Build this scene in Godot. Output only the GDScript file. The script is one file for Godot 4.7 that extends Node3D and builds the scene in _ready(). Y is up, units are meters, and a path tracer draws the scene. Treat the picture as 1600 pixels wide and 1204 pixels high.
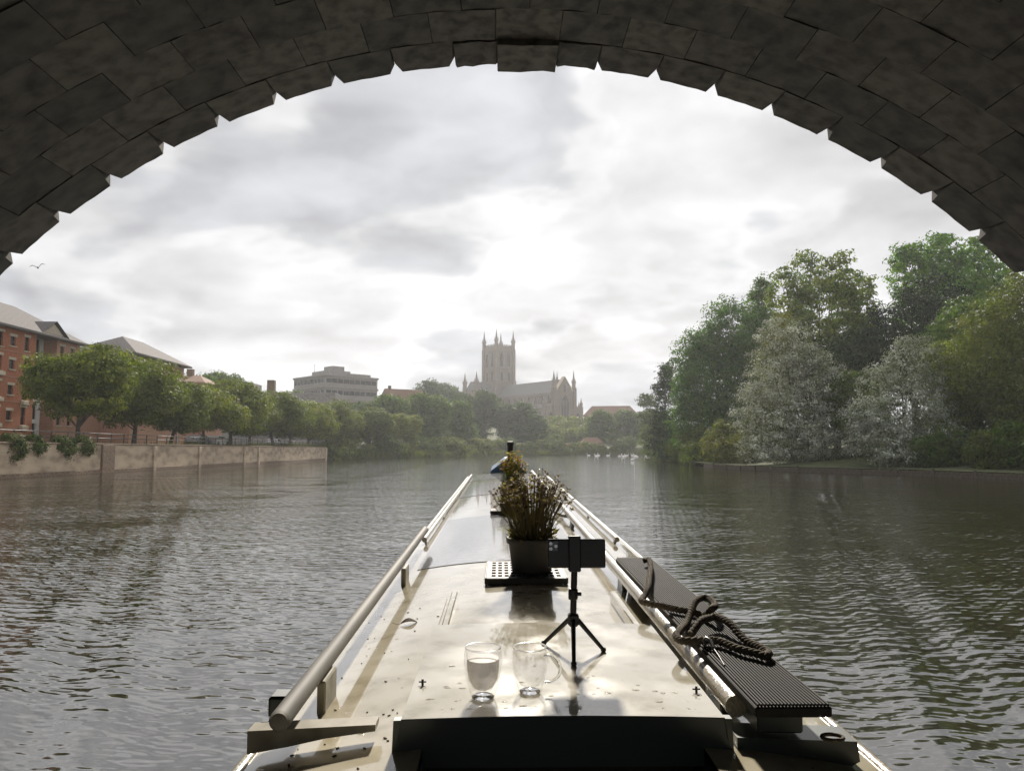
extends Node3D
# A narrowboat passing out from under a stone arch bridge towards a riverside town with a cathedral.

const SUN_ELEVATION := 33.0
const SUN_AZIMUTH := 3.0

var used := {}
var M := {}
var boat_at: Transform3D


# ---------------------------------------------------------------- mesh building
class MB:
	var v := PackedVector3Array()
	var n := PackedVector3Array()
	var c := PackedColorArray()
	var tint := Color.WHITE
	var tinted := false

	func tri(a: Vector3, b: Vector3, d: Vector3, na: Vector3, nb: Vector3, nd: Vector3) -> void:
		if (b - a).cross(d - a).dot(na + nb + nd) > 0.0:
			v.append(a); v.append(d); v.append(b)
			n.append(na); n.append(nd); n.append(nb)
		else:
			v.append(a); v.append(b); v.append(d)
			n.append(na); n.append(nb); n.append(nd)
		if tinted:
			c.append(tint); c.append(tint); c.append(tint)

	func flat(a: Vector3, b: Vector3, d: Vector3, out: Vector3) -> void:
		var m := (b - a).cross(d - a).normalized()
		if m.dot(out) < 0.0:
			m = -m
		tri(a, b, d, m, m, m)

	func quad(a: Vector3, b: Vector3, d: Vector3, e: Vector3, out: Vector3) -> void:
		flat(a, b, d, out)
		flat(a, d, e, out)

	func box(at: Vector3, size: Vector3, bevel := 0.0, basis := Basis.IDENTITY) -> void:
		var h := size * 0.5
		var bv := minf(bevel, minf(h.x, minf(h.y, h.z)) * 0.9)
		var i := h - Vector3.ONE * bv
		var ax: Array[Vector3] = [Vector3.RIGHT, Vector3.UP, Vector3.BACK]
		for k in 3:
			var p := (k + 1) % 3
			var q := (k + 2) % 3
			for s in [-1.0, 1.0]:
				var o: Vector3 = ax[k] * h[k] * s
				var pu: Vector3 = ax[p] * i[p]
				var qu: Vector3 = ax[q] * i[q]
				quad(at + basis * (o - pu - qu), at + basis * (o + pu - qu), at + basis * (o + pu + qu), at + basis * (o - pu + qu), basis * (ax[k] * s))
		if bv <= 0.0:
			return
		for k in 3:
			var p := (k + 1) % 3
			var q := (k + 2) % 3
			for sp in [-1.0, 1.0]:
				for sq in [-1.0, 1.0]:
					var e1: Vector3 = ax[p] * h[p] * sp + ax[q] * i[q] * sq
					var e2: Vector3 = ax[p] * i[p] * sp + ax[q] * h[q] * sq
					var l: Vector3 = ax[k] * i[k]
					quad(at + basis * (e1 - l), at + basis * (e1 + l), at + basis * (e2 + l), at + basis * (e2 - l), basis * (ax[p] * sp + ax[q] * sq))
		for sx in [-1.0, 1.0]:
			for sy in [-1.0, 1.0]:
				for sz in [-1.0, 1.0]:
					flat(at + basis * Vector3(h.x * sx, i.y * sy, i.z * sz), at + basis * Vector3(i.x * sx, h.y * sy, i.z * sz), at + basis * Vector3(i.x * sx, i.y * sy, h.z * sz), basis * Vector3(sx, sy, sz))

	func tube(pts: Array, radii: Array, sides := 8, caps := true) -> void:
		var rings := []
		var ups := []
		var side := Vector3.ZERO
		for k in pts.size():
			var a: Vector3 = pts[maxi(k - 1, 0)]
			var b: Vector3 = pts[mini(k + 1, pts.size() - 1)]
			var t := (b - a).normalized()
			if side == Vector3.ZERO:
				side = t.cross(Vector3.UP if absf(t.y) < 0.9 else Vector3.RIGHT).normalized()
			else:
				side = (side - t * side.dot(t)).normalized()
			var w := t.cross(side)
			var ring := []
			var nn := []
			var r: float = radii[k] if radii.size() > 1 else radii[0]
			for j in sides:
				var f := TAU * j / sides
				var d := side * cos(f) + w * sin(f)
				nn.append(d)
				ring.append(pts[k] + d * r)
			rings.append(ring)
			ups.append(nn)
		for k in pts.size() - 1:
			for j in sides:
				var j2 := (j + 1) % sides
				tri(rings[k][j], rings[k][j2], rings[k + 1][j2], ups[k][j], ups[k][j2], ups[k + 1][j2])
				tri(rings[k][j], rings[k + 1][j2], rings[k + 1][j], ups[k][j], ups[k + 1][j2], ups[k + 1][j])
		if caps:
			for e in [0, pts.size() - 1]:
				var o: Vector3 = pts[e] - pts[1 if e == 0 else e - 1]
				for j in range(1, sides - 1):
					flat(rings[e][0], rings[e][j], rings[e][j + 1], o)

	# profile of Vector2(radius, height), smooth along
	func lathe(profile: Array, segs: int, at := Vector3.ZERO, inward := false, basis := Basis.IDENTITY) -> void:
		for k in profile.size() - 1:
			var p: Vector2 = profile[k]
			var q: Vector2 = profile[k + 1]
			var pn := slope(profile, k)
			var qn := slope(profile, k + 1)
			for j in segs:
				var d0 := Vector3(cos(TAU * j / segs), 0, sin(TAU * j / segs))
				var d1 := Vector3(cos(TAU * (j + 1) / segs), 0, sin(TAU * (j + 1) / segs))
				var s := -1.0 if inward else 1.0
				var a := at + basis * (d0 * p.x + Vector3.UP * p.y)
				var b := at + basis * (d1 * p.x + Vector3.UP * p.y)
				var e := at + basis * (d1 * q.x + Vector3.UP * q.y)
				var f := at + basis * (d0 * q.x + Vector3.UP * q.y)
				var na := basis * (d0 * pn.x + Vector3.UP * pn.y) * s
				var nb := basis * (d1 * pn.x + Vector3.UP * pn.y) * s
				var ne := basis * (d1 * qn.x + Vector3.UP * qn.y) * s
				var nf := basis * (d0 * qn.x + Vector3.UP * qn.y) * s
				if p.x > 1e-5:
					tri(a, b, e, na, nb, ne)
				if q.x > 1e-5:
					tri(a, e, f, na, ne, nf)

	func slope(profile: Array, k: int) -> Vector2:
		var a: Vector2 = profile[maxi(k - 1, 0)]
		var b: Vector2 = profile[mini(k + 1, profile.size() - 1)]
		var t := (b - a).normalized()
		return Vector2(t.y, -t.x)

	# polygon in xy (convex or not), pushed from z0 to z1
	func prism(poly: PackedVector2Array, z0: float, z1: float, basis := Basis.IDENTITY, at := Vector3.ZERO) -> void:
		var ids := Geometry2D.triangulate_polygon(poly)
		for k in range(0, ids.size(), 3):
			for z in [z0, z1]:
				var o := Vector3(0, 0, 1.0 if z == maxf(z0, z1) else -1.0)
				flat(at + basis * Vector3(poly[ids[k]].x, poly[ids[k]].y, z), at + basis * Vector3(poly[ids[k + 1]].x, poly[ids[k + 1]].y, z), at + basis * Vector3(poly[ids[k + 2]].x, poly[ids[k + 2]].y, z), basis * o)
		var s := -1.0 if Geometry2D.is_polygon_clockwise(poly) else 1.0
		for k in poly.size():
			var p := poly[k]
			var q := poly[(k + 1) % poly.size()]
			var o := Vector3((q - p).y, -(q - p).x, 0) * s
			quad(at + basis * Vector3(p.x, p.y, z0), at + basis * Vector3(q.x, q.y, z0), at + basis * Vector3(q.x, q.y, z1), at + basis * Vector3(p.x, p.y, z1), basis * o)

	func leaf(at: Vector3, along: Vector3, across: Vector3, col: Color) -> void:
		var m := along.cross(across).normalized()
		var a := at - along
		var b := at + across
		var d := at + along
		var e := at - across
		v.append(a); v.append(b); v.append(d); v.append(a); v.append(d); v.append(e)
		for k in 6:
			n.append(m); c.append(col)

	func mesh() -> ArrayMesh:
		var arr := []
		arr.resize(Mesh.ARRAY_MAX)
		arr[Mesh.ARRAY_VERTEX] = v
		arr[Mesh.ARRAY_NORMAL] = n
		if c.size() == v.size() and c.size() > 0:
			arr[Mesh.ARRAY_COLOR] = c
		var m := ArrayMesh.new()
		m.add_surface_from_arrays(Mesh.PRIMITIVE_TRIANGLES, arr)
		return m


# ---------------------------------------------------------------- naming and placing
func numbered(called: String) -> String:
	var k: int = used.get(called, 0)
	used[called] = k + 1
	return called if k == 0 else "%s_%03d" % [called, k]


func tag(o: Node, label: String, category: String, group := "", kind := "") -> void:
	if label: o.set_meta("label", label)
	if category: o.set_meta("category", category)
	if group: o.set_meta("group", group)
	if kind: o.set_meta("kind", kind)


func thing(called: String, label: String, category: String, group := "", xf := Transform3D.IDENTITY) -> Node3D:
	var o := Node3D.new()
	o.name = numbered(called)
	o.transform = xf
	add_child(o)
	tag(o, label, category, group)
	return o


func part(parent: Node, called: String, mesh: Mesh, m: Material, xf := Transform3D.IDENTITY) -> MeshInstance3D:
	var o := MeshInstance3D.new()
	o.name = called if parent != self else numbered(called)
	o.mesh = mesh
	o.material_override = null
	o.transform = xf
	for k in mesh.get_surface_count():
		o.set_surface_override_material(k, m)
	parent.add_child(o, true)
	return o


func copy(o: Node3D, label := "", group := "") -> Node3D:
	var base := String(o.name)
	var r: Node3D = o.duplicate()
	r.name = numbered(base)
	add_child(r)
	if label: r.set_meta("label", label)
	if group: r.set_meta("group", group)
	return r


func setting(called: String, mesh: Mesh, m: Material) -> MeshInstance3D:
	var o := part(self, called, mesh, m)
	o.set_meta("kind", "structure")
	return o


func at(x: float, y: float, z: float, turn := 0.0) -> Transform3D:
	return Transform3D(Basis(Vector3.UP, turn), Vector3(x, y, z))


# ---------------------------------------------------------------- materials
func lin(r: float, g: float, b: float) -> Color:
	return Color(r, g, b).linear_to_srgb()


func noise(freq: float, octaves := 4, sd := 1, kind := FastNoiseLite.TYPE_SIMPLEX_SMOOTH) -> FastNoiseLite:
	var f := FastNoiseLite.new()
	f.noise_type = kind
	f.seed = sd
	f.frequency = freq
	f.fractal_octaves = octaves
	return f


func noise_tex(freq: float, octaves: int, sd: int, stops: Array, size := 512) -> NoiseTexture2D:
	var t := NoiseTexture2D.new()
	t.width = size
	t.height = size
	t.seamless = true
	t.noise = noise(freq, octaves, sd)
	var g := Gradient.new()
	g.offsets = PackedFloat32Array(stops.map(func(s): return s[0]))
	g.colors = PackedColorArray(stops.map(func(s): return s[1]))
	t.color_ramp = g
	return t


func plain(r: float, g: float, b: float, rough := 0.7, spec := 0.5) -> StandardMaterial3D:
	var m := StandardMaterial3D.new()
	m.albedo_color = lin(r, g, b)
	m.roughness = rough
	m.metallic_specular = spec
	return m


# colours a and b (linear) mottled over `metres`, with relief of `relief` centimetres
func mottled(a: Color, b: Color, metres: float, relief: float, rough := 0.85, sd := 1, stretch := Vector3.ONE, freq := 0.012) -> StandardMaterial3D:
	var m := StandardMaterial3D.new()
	m.roughness = rough
	m.metallic_specular = 0.4
	var mid := a.lerp(b, 0.5)
	m.albedo_texture = noise_tex(freq, 5, sd, [[0.15, a.linear_to_srgb()], [0.45, mid.linear_to_srgb()], [0.6, a.lerp(b, 0.75).linear_to_srgb()], [0.85, b.linear_to_srgb()]])
	if relief > 0.0:
		m.heightmap_enabled = true
		m.heightmap_texture = m.albedo_texture
		m.heightmap_scale = relief
	m.uv1_triplanar = true
	m.uv1_world_triplanar = true
	m.uv1_scale = stretch / metres
	return m


func leaf_material(glow: float, rough := 0.55) -> StandardMaterial3D:
	var m := StandardMaterial3D.new()
	m.vertex_color_use_as_albedo = true
	m.roughness = rough
	m.metallic_specular = 0.22
	m.backlight_enabled = true
	m.backlight = Color(glow * 0.95, glow, glow * 0.45)
	return m


func make_materials() -> void:
	M.leaf = leaf_material(1.0)
	M.leaf_mid = leaf_material(0.95)
	M.leaf_dull = leaf_material(0.5, 0.7)
	M.bark = mottled(Color(0.05, 0.04, 0.03), Color(0.11, 0.09, 0.07), 1.4, 1.5, 0.95, 3, Vector3(1, 0.3, 1))
	M.stone = mottled(Color(0.038, 0.036, 0.032), Color(0.105, 0.099, 0.088), 1.9, 0.8, 0.92, 5)
	M.stone_b = mottled(Color(0.03, 0.031, 0.028), Color(0.09, 0.086, 0.074), 2.3, 1.1, 0.92, 15)
	M.stone_c = mottled(Color(0.044, 0.041, 0.035), Color(0.12, 0.112, 0.097), 1.7, 0.7, 0.9, 25)
	M.grass = mottled(Color(0.035, 0.055, 0.018), Color(0.10, 0.11, 0.045), 6.0, 4.0, 0.95, 7)
	M.soil = mottled(Color(0.06, 0.05, 0.03), Color(0.13, 0.11, 0.07), 3.0, 3.0, 0.95, 8)
	M.paving = mottled(Color(0.18, 0.15, 0.12), Color(0.28, 0.24, 0.2), 2.0, 0.5, 0.9, 9)
	M.quay = mottled(Color(0.23, 0.175, 0.125), Color(0.48, 0.385, 0.28), 13.0, 0.6, 0.9, 10, Vector3(1, 2.2, 1), 0.009)
	M.quay_dark = mottled(Color(0.10, 0.075, 0.05), Color(0.24, 0.17, 0.12), 1.5, 2.5, 0.9, 11)
	M.quay_pale = mottled(Color(0.36, 0.27, 0.19), Color(0.58, 0.48, 0.37), 1.2, 1.0, 0.9, 12)
	M.brick = mottled(Color(0.24, 0.075, 0.035), Color(0.46, 0.19, 0.10), 2.3, 0.6, 0.9, 13, Vector3(1, 1.5, 1), 0.02)
	M.brick_pale = mottled(Color(0.30, 0.14, 0.09), Color(0.48, 0.28, 0.20), 2.6, 0.6, 0.9, 14, Vector3(1, 1.5, 1), 0.02)
	M.cream_stone = mottled(Color(0.40, 0.34, 0.26), Color(0.55, 0.48, 0.38), 1.5, 0.4, 0.85, 16)
	M.slate = mottled(Color(0.075, 0.07, 0.07), Color(0.15, 0.135, 0.13), 2.0, 1.5, 0.85, 17, Vector3(1, 3, 1))
	M.tile_roof = mottled(Color(0.13, 0.075, 0.05), Color(0.24, 0.15, 0.10), 2.0, 1.5, 0.85, 18, Vector3(1, 3, 1))
	M.sandstone = mottled(Color(0.14, 0.112, 0.088), Color(0.26, 0.215, 0.175), 4.0, 4.0, 0.9, 19)
	M.lead = mottled(Color(0.12, 0.115, 0.115), Color(0.19, 0.185, 0.18), 5.0, 1.0, 0.6, 20)
	M.concrete = mottled(Color(0.21, 0.195, 0.185), Color(0.31, 0.29, 0.275), 5.0, 1.0, 0.9, 21)
	M.pane = plain(0.015, 0.017, 0.02, 0.08)
	M.dark_wood = mottled(Color(0.03, 0.024, 0.018), Color(0.09, 0.07, 0.05), 0.8, 1.0, 0.9, 22, Vector3(1, 0.3, 1))
	M.iron = plain(0.035, 0.033, 0.03, 0.5)
	M.white = plain(0.75, 0.74, 0.72, 0.5)
	# boat
	M.roof_paint = plain(0.60, 0.55, 0.43, 0.22)
	M.roof_paint.albedo_texture = noise_tex(0.009, 7, 31, [[0.15, lin(0.62, 0.59, 0.50)], [0.33, lin(0.82, 0.80, 0.73)], [0.5, lin(0.94, 0.93, 0.90)], [0.8, Color.WHITE]], 1024)
	M.roof_paint.uv1_triplanar = true
	M.roof_paint.uv1_world_triplanar = true
	M.roof_paint.uv1_scale = Vector3.ONE / 1.7
	M.roof_paint.clearcoat_enabled = true
	M.roof_paint.clearcoat = 1.0
	M.roof_paint.clearcoat_roughness = 0.03
	M.roof_paint.roughness_texture = noise_tex(0.012, 5, 32, [[0.25, Color(0.25, 0.25, 0.25)], [0.75, Color(1, 1, 1)]])
	M.hatch_paint = M.roof_paint.duplicate()
	M.hatch_paint.albedo_color = lin(0.62, 0.585, 0.49)
	M.boat_green = plain(0.012, 0.03, 0.024, 0.3)
	M.boat_green.clearcoat_enabled = true
	M.hull_black = plain(0.012, 0.012, 0.012, 0.5)
	M.interior = plain(0.03, 0.022, 0.015, 0.7)
	M.panel = plain(0.13, 0.13, 0.14, 0.18)
	M.panel.albedo_texture = noise_tex(0.04, 4, 41, [[0.3, lin(0.7, 0.7, 0.7)], [0.7, Color.WHITE]])
	M.panel.uv1_triplanar = true
	M.panel.uv1_world_triplanar = true
	M.panel.uv1_scale = Vector3(1, 1, 1) / 0.9
	M.panel.heightmap_enabled = true
	M.panel.heightmap_texture = noise_tex(0.02, 3, 42, [[0.0, Color.BLACK], [1.0, Color.WHITE]])
	M.panel.heightmap_scale = 0.35
	M.panel.clearcoat_enabled = true
	M.panel.clearcoat_roughness = 0.06
	M.rack_paint = mottled(Color(0.22, 0.2, 0.15), Color(0.36, 0.33, 0.26), 0.6, 0.05, 0.5, 47)
	M.rail_paint = plain(0.36, 0.31, 0.22, 0.4)
	M.rail_paint.clearcoat_enabled = true
	M.rail_paint.clearcoat_roughness = 0.2
	M.rail_paint.heightmap_enabled = true
	M.rail_paint.heightmap_texture = noise_tex(0.05, 3, 43, [[0.45, Color.BLACK], [0.7, Color.WHITE]])
	M.rail_paint.heightmap_scale = 0.12
	M.rail_paint.uv1_triplanar = true
	M.rail_paint.uv1_scale = Vector3.ONE / 0.35
	M.pole_wood = mottled(Color(0.12, 0.115, 0.105), Color(0.24, 0.23, 0.21), 0.5, 0.06, 0.68, 44, Vector3(1, 1, 0.12))
	M.deck_board = mottled(Color(0.016, 0.015, 0.013), Color(0.034, 0.031, 0.027), 0.4, 0.05, 0.7, 45, Vector3(1, 1, 0.15))
	M.rope = mottled(Color(0.055, 0.045, 0.035), Color(0.17, 0.145, 0.11), 0.12, 0.1, 0.95, 46)
	M.plastic = plain(0.014, 0.014, 0.015, 0.42)
	M.pot = plain(0.045, 0.043, 0.042, 0.55)
	M.rubber = plain(0.035, 0.033, 0.03, 0.6)
	M.steel = plain(0.5, 0.5, 0.5, 0.25)
	M.steel.metallic = 1.0
	M.blue_cover = plain(0.05, 0.13, 0.26, 0.6)
	M.glass = StandardMaterial3D.new()
	M.glass.transparency = BaseMaterial3D.TRANSPARENCY_ALPHA
	M.glass.albedo_color = Color(1, 1, 1, 0.02)
	M.glass.roughness = 0.0
	M.solid_glass = StandardMaterial3D.new()
	M.solid_glass.albedo_color = Color(1, 1, 1, 0.0)
	M.solid_glass.roughness = 0.0
	M.solid_glass.transparency = BaseMaterial3D.TRANSPARENCY_ALPHA
	M.solid_glass.refraction_enabled = true
	M.solid_glass.refraction_scale = 0.05
	M.tea = plain(0.34, 0.27, 0.20, 0.3)
	M.tea.transparency = BaseMaterial3D.TRANSPARENCY_ALPHA
	M.tea.albedo_color.a = 0.5
	M.dead_leaf = plain(0.16, 0.12, 0.075, 0.7)
	M.drop = M.solid_glass.duplicate()
	M.drop.refraction_scale = 0.033


# ---------------------------------------------------------------- camera, sky, sun, air
func make_view() -> void:
	var cam := Camera3D.new()
	cam.name = "camera"
	cam.fov = rad_to_deg(2.0 * atan(602.0 / 1150.0))
	cam.position = Vector3(0, 2.0, 0)
	cam.rotation = Vector3(deg_to_rad(4.97), deg_to_rad(-0.897), 0)
	cam.near = 0.05
	cam.far = 6000.0
	add_child(cam)
	cam.current = true
	var env := Environment.new()
	env.background_mode = Environment.BG_SKY
	env.sky = Sky.new()
	var pano := PanoramaSkyMaterial.new()
	pano.panorama = sky_picture(2048)
	env.sky.sky_material = pano
	env.tonemap_mode = Environment.TONE_MAPPER_LINEAR
	env.tonemap_exposure = 1.8
	env.volumetric_fog_enabled = true
	env.volumetric_fog_density = 0.0003
	env.volumetric_fog_albedo = Color(0.97, 0.98, 1.0)
	env.volumetric_fog_anisotropy = 0.5
	env.sdfgi_enabled = true
	env.ssao_enabled = true
	env.ssil_enabled = true
	var we := WorldEnvironment.new()
	we.name = "environment"
	we.environment = env
	add_child(we)
	var sun := DirectionalLight3D.new()
	sun.name = "sun"
	sun.basis = Basis.looking_at(-sun_way())
	sun.light_energy = 1.2
	sun.light_angular_distance = 3.0
	sun.light_color = Color(1.0, 0.965, 0.91)
	sun.shadow_enabled = true
	add_child(sun)


func sun_way() -> Vector3:
	var e := deg_to_rad(SUN_ELEVATION)
	var a := deg_to_rad(SUN_AZIMUTH)
	return Vector3(sin(a) * cos(e), sin(e), -cos(a) * cos(e))


func sky_picture(w: int) -> ImageTexture:
	var h := w / 2
	var data := PackedFloat32Array()
	data.resize(w * h * 3)
	var big := noise(0.55, 6, 77)
	big.fractal_gain = 0.55
	var under := noise(0.8, 6, 31)
	under.fractal_gain = 0.52
	var puff := noise(1.9, 5, 58)
	var sun := sun_way()
	for y in h:
		var el := PI * (0.5 - (y + 0.5) / h)
		if el < -0.01:
			for x in w:
				var o := (y * w + x) * 3
				data[o] = 0.30; data[o + 1] = 0.30; data[o + 2] = 0.30
			continue
		var ce := cos(el)
		var se := maxf(sin(el), 0.0)
		var far := 1.0 / (se + 0.22)
		for x in w:
			var ph := ((x + 0.5) / w - 0.5) * TAU
			var dx := sin(ph) * ce
			var dz := -cos(ph) * ce
			var px := dx * far
			var pz := dz * far
			# a high white layer, and lower grey clouds with lit edges before it
			var hi := big.get_noise_2d(px * 1.1, pz)
			var lo := under.get_noise_2d(px + 9.0 + hi * 0.25, pz * 1.2 - 4.0)
			var pf := puff.get_noise_2d(px + lo * 0.3, pz * 1.1)
			lo += pf * 0.22
			var body := smoothstep(-0.10, 0.30, lo)
			var edge := smoothstep(-0.16, 0.0, lo) * (1.0 - smoothstep(0.0, 0.16, lo))
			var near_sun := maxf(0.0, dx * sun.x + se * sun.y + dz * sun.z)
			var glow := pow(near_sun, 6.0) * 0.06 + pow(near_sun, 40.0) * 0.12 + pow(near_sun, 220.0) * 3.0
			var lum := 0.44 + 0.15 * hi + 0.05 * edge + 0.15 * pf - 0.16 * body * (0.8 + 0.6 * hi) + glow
			var blue := clampf(body * 0.7 - 0.3 * edge, 0.0, 1.0)
			var o := (y * w + x) * 3
			data[o] = lum * (1.0 - 0.07 * blue)
			data[o + 1] = lum * (1.0 - 0.035 * blue)
			data[o + 2] = lum * (1.02 + 0.02 * blue)
	return ImageTexture.create_from_image(Image.create_from_data(w, h, false, Image.FORMAT_RGBF, data.to_byte_array()))


# ---------------------------------------------------------------- river and land
const LEFT_BANK := [Vector2(-34.6, 80), Vector2(-34.6, -145), Vector2(-31.5, -160), Vector2(-24.8, -179), Vector2(-15, -207), Vector2(-4, -234), Vector2(10, -250), Vector2(26, -259), Vector2(49, -263), Vector2(90, -269), Vector2(170, -282), Vector2(450, -320)]
const RIGHT_BANK := [Vector2(37, 80), Vector2(36.6, -30), Vector2(34.6, -48), Vector2(31.4, -57.6), Vector2(25.3, -68), Vector2(23.2, -80), Vector2(24.8, -100), Vector2(27.4, -116), Vector2(34.5, -165), Vector2(48, -198), Vector2(80, -222), Vector2(170, -240), Vector2(450, -275)]


func bank_distance(p: Vector2, line: Array) -> float:
	var best := 1e9
	for k in line.size() - 1:
		best = minf(best, p.distance_to(Geometry2D.get_closest_point_to_segment(p, line[k], line[k + 1])))
	return best


var lumps := FastNoiseLite.new()


func left_height(x: float, z: float) -> float:
	var d := bank_distance(Vector2(x, z), LEFT_BANK)
	var rise := 11.5 * smoothstep(18.0, 120.0, d) + 0.4 * lumps.get_noise_2d(x, z) * smoothstep(4.0, 30.0, d)
	var quay := smoothstep(-150.0, -144.0, z)
	var soft := lerpf(-0.5, 2.4, smoothstep(0.0, 7.0, d))
	return lerpf(soft, 2.4, quay) + rise


func right_height(x: float, z: float) -> float:
	var d := bank_distance(Vector2(x, z), RIGHT_BANK)
	return 0.45 + 2.2 * smoothstep(0.5, 25.0, d) + 0.35 * lumps.get_noise_2d(x, z) * smoothstep(1.0, 10.0, d)


func sheet(rows: Array, height: Callable) -> ArrayMesh:
	var mb := MB.new()
	var pts := []
	for r in rows:
		var line := []
		for p in r:
			line.append(Vector3(p.x, height.call(p.x, p.y), p.y))
		pts.append(line)
	var ns := []
	for i in pts.size():
		var line := []
		for j in pts[i].size():
			var a: Vector3 = pts[maxi(i - 1, 0)][j]
			var b: Vector3 = pts[mini(i + 1, pts.size() - 1)][j]
			var c: Vector3 = pts[i][maxi(j - 1, 0)]
			var d: Vector3 = pts[i][mini(j + 1, pts[i].size() - 1)]
			var m := (b - a).cross(d - c).normalized()
			line.append(m if m.y > 0.0 else -m)
		ns.append(line)
	for i in pts.size() - 1:
		for j in pts[i].size() - 1:
			mb.tri(pts[i][j], pts[i + 1][j], pts[i + 1][j + 1], ns[i][j], ns[i + 1][j], ns[i + 1][j + 1])
			mb.tri(pts[i][j], pts[i + 1][j + 1], pts[i][j + 1], ns[i][j], ns[i + 1][j + 1], ns[i][j + 1])
	return mb.mesh()


func along(line: Array, step: float) -> Array:
	var out := []
	for k in line.size() - 1:
		var a: Vector2 = line[k]
		var b: Vector2 = line[k + 1]
		var count := clampi(int(a.distance_to(b) / step), 1, 60)
		for j in count:
			out.append(a.lerp(b, float(j) / count))
	out.append(line[line.size() - 1])
	return out


func make_land() -> void:
	lumps.frequency = 0.05
	lumps.seed = 9
	var offs := [0.0, 0.6, 1.4, 2.6, 4.2, 7.0, 11.0, 17.0, 25.0, 36.0, 52.0, 75.0, 110.0, 160.0, 230.0, 330.0]
	var rows := []
	var cut: Array = LEFT_BANK.slice(0, 6)
	for p in along(cut, 5.0):
		rows.append(offs.map(func(o): return p - Vector2(o, 0)))
	setting("ground", sheet(rows, left_height), M.grass)
	rows = []
	var far_line: Array = [Vector2(-400, -234), Vector2(-204, -234), Vector2(-104, -234), Vector2(-54, -234)]
	far_line.append_array(LEFT_BANK.slice(5))
	for p in along(far_line, 5.0):
		rows.append(offs.map(func(o): return p - Vector2(0, o * 1.1)))
	setting("far_ground", sheet(rows, left_height), M.grass)
	rows = []
	for p in along(RIGHT_BANK, 4.0):
		rows.append(offs.map(func(o): return p + Vector2(o, 0)))
	setting("right_bank_ground", sheet(rows, right_height), M.grass)
	var mb := MB.new()
	mb.quad(Vector3(-34.7, 2.43, 40), Vector3(-42.5, 2.43, 40), Vector3(-42.5, 2.43, -145), Vector3(-34.7, 2.43, -145), Vector3.UP)
	setting("promenade_path", mb.mesh(), M.paving)


func wave_normals(size: int, waves: int, kmin: float, kmax: float, spread: float, sd: int, power: float, wide: float, deep: float, steep: float) -> Image:
	# normals of a patch of rippled water, wide x deep metres, that repeats: a sum of sine waves of whole periods, livelier in some places than in others
	var rng := RandomNumberGenerator.new()
	rng.seed = sd
	var hts := PackedFloat32Array()
	hts.resize(size * size)
	for k in waves:
		var mag := kmin * pow(kmax / kmin, rng.randf())
		var ang := PI / 2 + rng.randfn(0.0, spread)
		var kx := roundf(cos(ang) * mag)
		var ky := roundf(sin(ang) * mag)
		var amp := pow(maxf(1.0, sqrt(kx * kx + ky * ky)) / kmin, -power) * rng.randf_range(0.5, 1.0)
		var ph := rng.randf() * TAU
		var cx := PackedFloat32Array()
		var sx := PackedFloat32Array()
		cx.resize(size)
		sx.resize(size)
		for i in size:
			cx[i] = cos(TAU * kx * i / size)
			sx[i] = sin(TAU * kx * i / size)
		for j in size:
			var cy := cos(TAU * ky * j / size + ph) * amp
			var sy := sin(TAU * ky * j / size + ph) * amp
			var o := j * size
			for i in size:
				hts[o + i] += sx[i] * cy + cx[i] * sy
	var env := noise(3.0 / size, 3, sd + 1).get_seamless_image(size, size)
	var ex := env.get_data()
	for i in hts.size():
		hts[i] *= 0.35 + 1.3 * ex[i] / 255.0
	var out := PackedFloat32Array()
	out.resize(size * size * 3)
	var sum := 0.0
	var su := size / (2.0 * wide)
	var sv := size / (2.0 * deep)
	for j in range(0, size, 7):
		for i in range(0, size, 7):
			var g := (hts[((j + 1) % size) * size + i] - hts[((j + size - 1) % size) * size + i]) * sv
			sum += g * g
	var scale := steep / sqrt(sum / pow(ceilf(size / 7.0), 2.0))
	for j in size:
		var up := ((j + size - 1) % size) * size
		var dn := ((j + 1) % size) * size
		for i in size:
			var gx := (hts[j * size + (i + 1) % size] - hts[j * size + (i + size - 1) % size]) * su * scale
			var gy := (hts[dn + i] - hts[up + i]) * sv * scale
			var l := 0.5 / sqrt(1.0 + gx * gx + gy * gy)
			var o := (j * size + i) * 3
			out[o] = 0.5 - gx * l
			out[o + 1] = 0.5 - gy * l
			out[o + 2] = 0.5 + l
	return Image.create_from_data(size, size, false, Image.FORMAT_RGBF, out.to_byte_array())


func axis(fine: float, reach: float, growth: float, far: float) -> Array:
	var out := []
	var p := 0.0
	var s := fine
	while p < far:
		out.append(p)
		if p > reach:
			s *= growth
		p += s
	out.append(far)
	return out


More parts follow.
